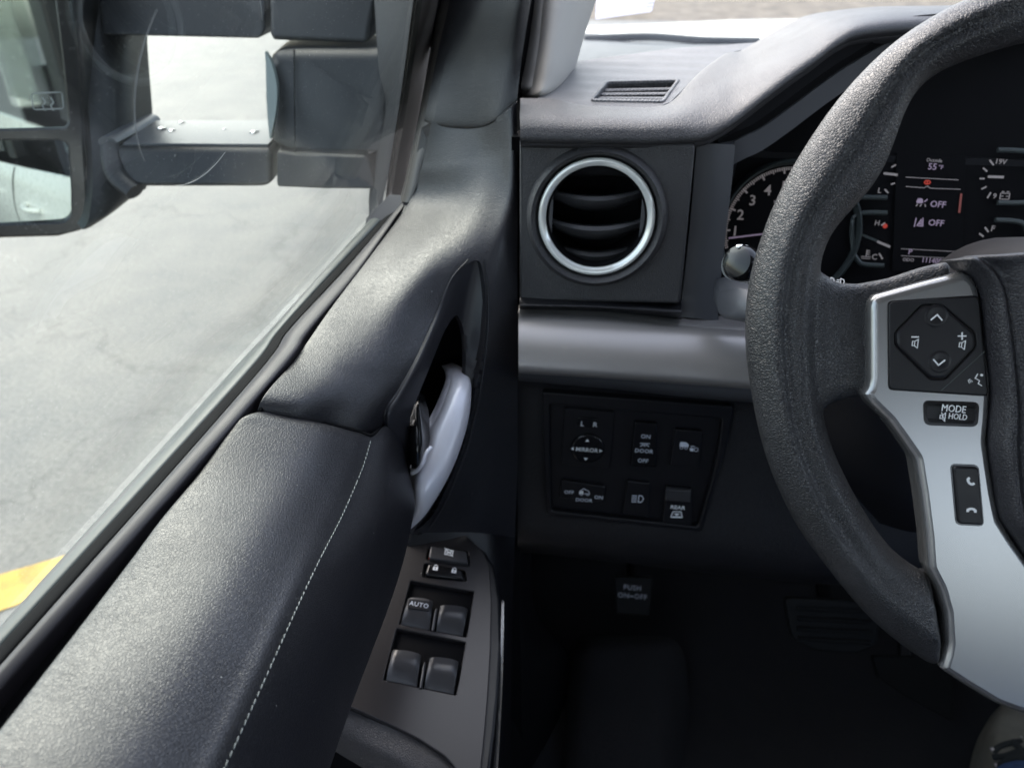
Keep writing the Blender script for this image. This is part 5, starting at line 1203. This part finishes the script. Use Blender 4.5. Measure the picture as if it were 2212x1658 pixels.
# ================================================================== PEDALS, FOOTREST, MAT
def build_floor():
    pb = thing('parking_brake_pedal', 'small black PUSH ON OFF parking brake pedal in the dark footwell', 'pedal', at(1366, 1400, 1.12))
    F = Fr(at(1366, 1290, 1.06), (0, -.80, .60))
    mb = MB(); q = uvs(F, [(1326,1244),(1411,1246),(1402,1330),(1332,1325)]); plate(mb, F, [rnd(q, .005)], .012, 'pedal_rubber', .002)
    text(mb, F, 'PUSH', F.uv(1366, 1269), .0098, 'print_dim', z=.0004, sp=1.1); text(mb, F, 'ON  OFF', F.uv(1366, 1287), .0098, 'print_dim', z=.0004, sp=1.1)
    x, y = F.uv(1364, 1287); stroke(mb, F, [(x-.0025, y), (x+.0025, y)], .0014, 'print_dim')
    mb.build('pad', pb)
    mb = MB(); sweep(mb, [F.w(0, 0, -.012), F.w(0, .05, -.08), F.w(0, .22, -.12)], .008, 'black_plastic', n=10, flat=2); mb.build('arm', pb)
    bp = thing('brake_pedal', 'wide black rubber brake pedal low behind the steering wheel rim', 'pedal', at(1800, 1420, 1.02))
    F = Fr(at(1800, 1350, .96), (0, -.80, .60)); mb = MB()
    plate(mb, F, [rnd(uvs(F, [(1695,1290),(1905,1300),(1895,1395),(1850,1412),(1760,1405),(1712,1380)]), .008)], .016, 'pedal_rubber', .003)
    mb.build('pad', bp)
    for k in range(4):
        a, b = F.hit(1722, 1312+22*k), F.hit(1880, 1320+22*k); mb = MB(); sweep(mb, [a+F.z*.001, b+F.z*.001], .003, 'pedal_rubber', n=8); mb.build('tread_rib', bp)
    mb = MB(); sweep(mb, [F.w(0, 0, -.016), F.w(0, .08, -.08), F.w(0, .26, -.12)], .010, 'matte_black', n=10); mb.build('arm', bp)
    ap = thing('accelerator_pedal', 'black accelerator pedal low to the right of the brake pedal', 'pedal', at(1960, 1520, 1.08))
    F = Fr(at(1960, 1465, 1.02), (0, -.72, .69)); mb = MB(); plate(mb, F, [rnd(uvs(F, [(1885,1415),(2060,1420),(2060,1560),(1950,1500),(1900,1465)]), .006)], .012, 'pedal_rubber', .002); mb.build('pad', ap)
    mb = MB(); sweep(mb, [F.w(0, 0, -.012), F.w(.02, .12, -.05), F.w(.02, .26, -.06)], .008, 'black_plastic', n=8); mb.build('arm', ap)
    # footrest: a carpeted wedge
    rows = [[(1232,1400,1.10),(1262,1376,1.09),(1350,1372,1.09),(1440,1374,1.09),(1472,1398,1.12)],
            [(1222,1440,1.08),(1262,1405,1.04),(1350,1400,1.035),(1440,1402,1.04),(1482,1430,1.10)],
            [(1218,1520,1.05),(1255,1500,1.01),(1350,1498,1.00),(1440,1500,1.01),(1490,1530,1.08)],
            [(1212,1620,1.02),(1250,1610,.98),(1350,1610,.97),(1442,1612,.98),(1500,1640,1.06)],
            [(1205,1760,1.00),(1245,1760,.96),(1350,1760,.95),(1445,1760,.96),(1510,1780,1.04)]]
    o = patch('footrest', rows, 'carpet', None, back=(0, .02, -.04), nu=40, nv=40, sharp=70); tag(o, 'dark carpeted footrest rising on the left of the footwell', 'footrest')
    rows = [[(1110,1500,.98),(1165,1490,1.02),(1235,1460,1.06)], [(1112,1560,.96),(1165,1560,1.0),(1232,1550,1.04)], [(1120,1700,.93),(1170,1700,.97),(1226,1700,1.0)], [(1130,1850,.9),(1170,1850,.93),(1220,1850,.96)]]
    o = patch('side_sill', rows, 'carpet', None, back=(-.02, .02, -.03), nu=14, nv=20); tag(o, 'dark door sill trim left of the carpeted footrest', 'sill trim')
    rows = [[(1470,1470,1.16),(1600,1450,1.17),(1900,1450,1.18),(2250,1470,1.2)], [(1480,1560,1.08),(1620,1560,1.08),(1900,1560,1.08),(2250,1570,1.1)], [(1480,1700,1.0),(1620,1700,1.0),(1900,1700,1.0),(2250,1720,1.0)], [(1480,1860,.94),(1620,1860,.94),(1900,1860,.94),(2250,1880,.94)]]
    o = patch('floor_mat', rows, 'navy_cloth', None, back=(0, 0, -.008), nu=30, nv=30); tag(o, 'dark rubber floor mat under the pedals', 'floor mat')
    # a person's foot and lower leg at the right
    pe = thing('person', "person's lower leg in blue jeans and tan lace-up shoe", 'person', (.62, .55, -.96))
    def sh(u, v, d): return at(u, v, d)
    rows = [[(2185,1500,1.00),(2195,1498,.99),(2230,1496,.985),(2270,1500,.99),(2290,1505,1.01)],
            [(2140,1545,1.00),(2160,1540,.955),(2215,1535,.945),(2275,1540,.955),(2310,1550,1.00)],
            [(2120,1590,.99),(2150,1585,.935),(2212,1580,.92),(2285,1585,.935),(2325,1600,.99)],
            [(2110,1635,.98),(2145,1632,.915),(2212,1625,.89),(2290,1632,.91),(2332,1650,.98)],
            [(2108,1680,.97),(2143,1680,.90),(2212,1675,.865),(2292,1680,.89),(2335,1700,.97)],
            [(2115,1760,.95),(2150,1755,.88),(2212,1750,.84),(2290,1755,.87),(2330,1780,.95)]]
    shoe = patch('shoe', rows, 'shoe_canvas', pe, back=(0, .0, -.03), nu=30, nv=36, sharp=80)
    def onshoe(pts, m, r, name):
        mb = MB(); sweep(mb, crs([at(*p) for p in pts], 16), r, m, n=8); mb.build(name, shoe)
    onshoe([(2146,1624,.912),(2158,1612,.912),(2185,1603,.905),(2205,1600,.908)], 'lace_dark', .0035, 'lace')
    onshoe([(2146,1634,.906),(2170,1632,.896),(2200,1622,.888),(2240,1618,.888)], 'lace_dark', .0035, 'lace')
    onshoe([(2158,1655,.892),(2180,1640,.884),(2200,1634,.880),(2230,1645,.876)], 'lace_dark', .004, 'lace')
    onshoe([(2185,1600,.903),(2200,1612,.895),(2206,1625,.885),(2200,1645,.876),(2210,1660,.87)], 'lace_dark', .004, 'lace')
    for (u, v, d) in ((2143,1618,.914), (2205,1594,.915), (2152,1652,.894)): onshoe([(u-3, v, d), (u+4, v-1, d-.001)], 'eyelet_metal', .0028, 'eyelet')
    rows = []
    for (c, r) in ((tuple(at(2225, 1762, .83)), .058), (tuple(at(2290, 1800, .78)), .062), (tuple(at(2380, 1850, .70)), .066), ((.58, .25, -.56), .072), ((.57, .12, -.47), .078), ((.56, -.05, -.47), .085), ((.55, -.4, -.52), .095)):
        rows.append((V(*c), r))
    mb = MB(); sweep(mb, [a for a, r in rows], [r for a, r in rows], 'jeans', n=28, up=(1, 0, 0)); mb.build('trouser_leg', pe, sharp=80)
build_floor()
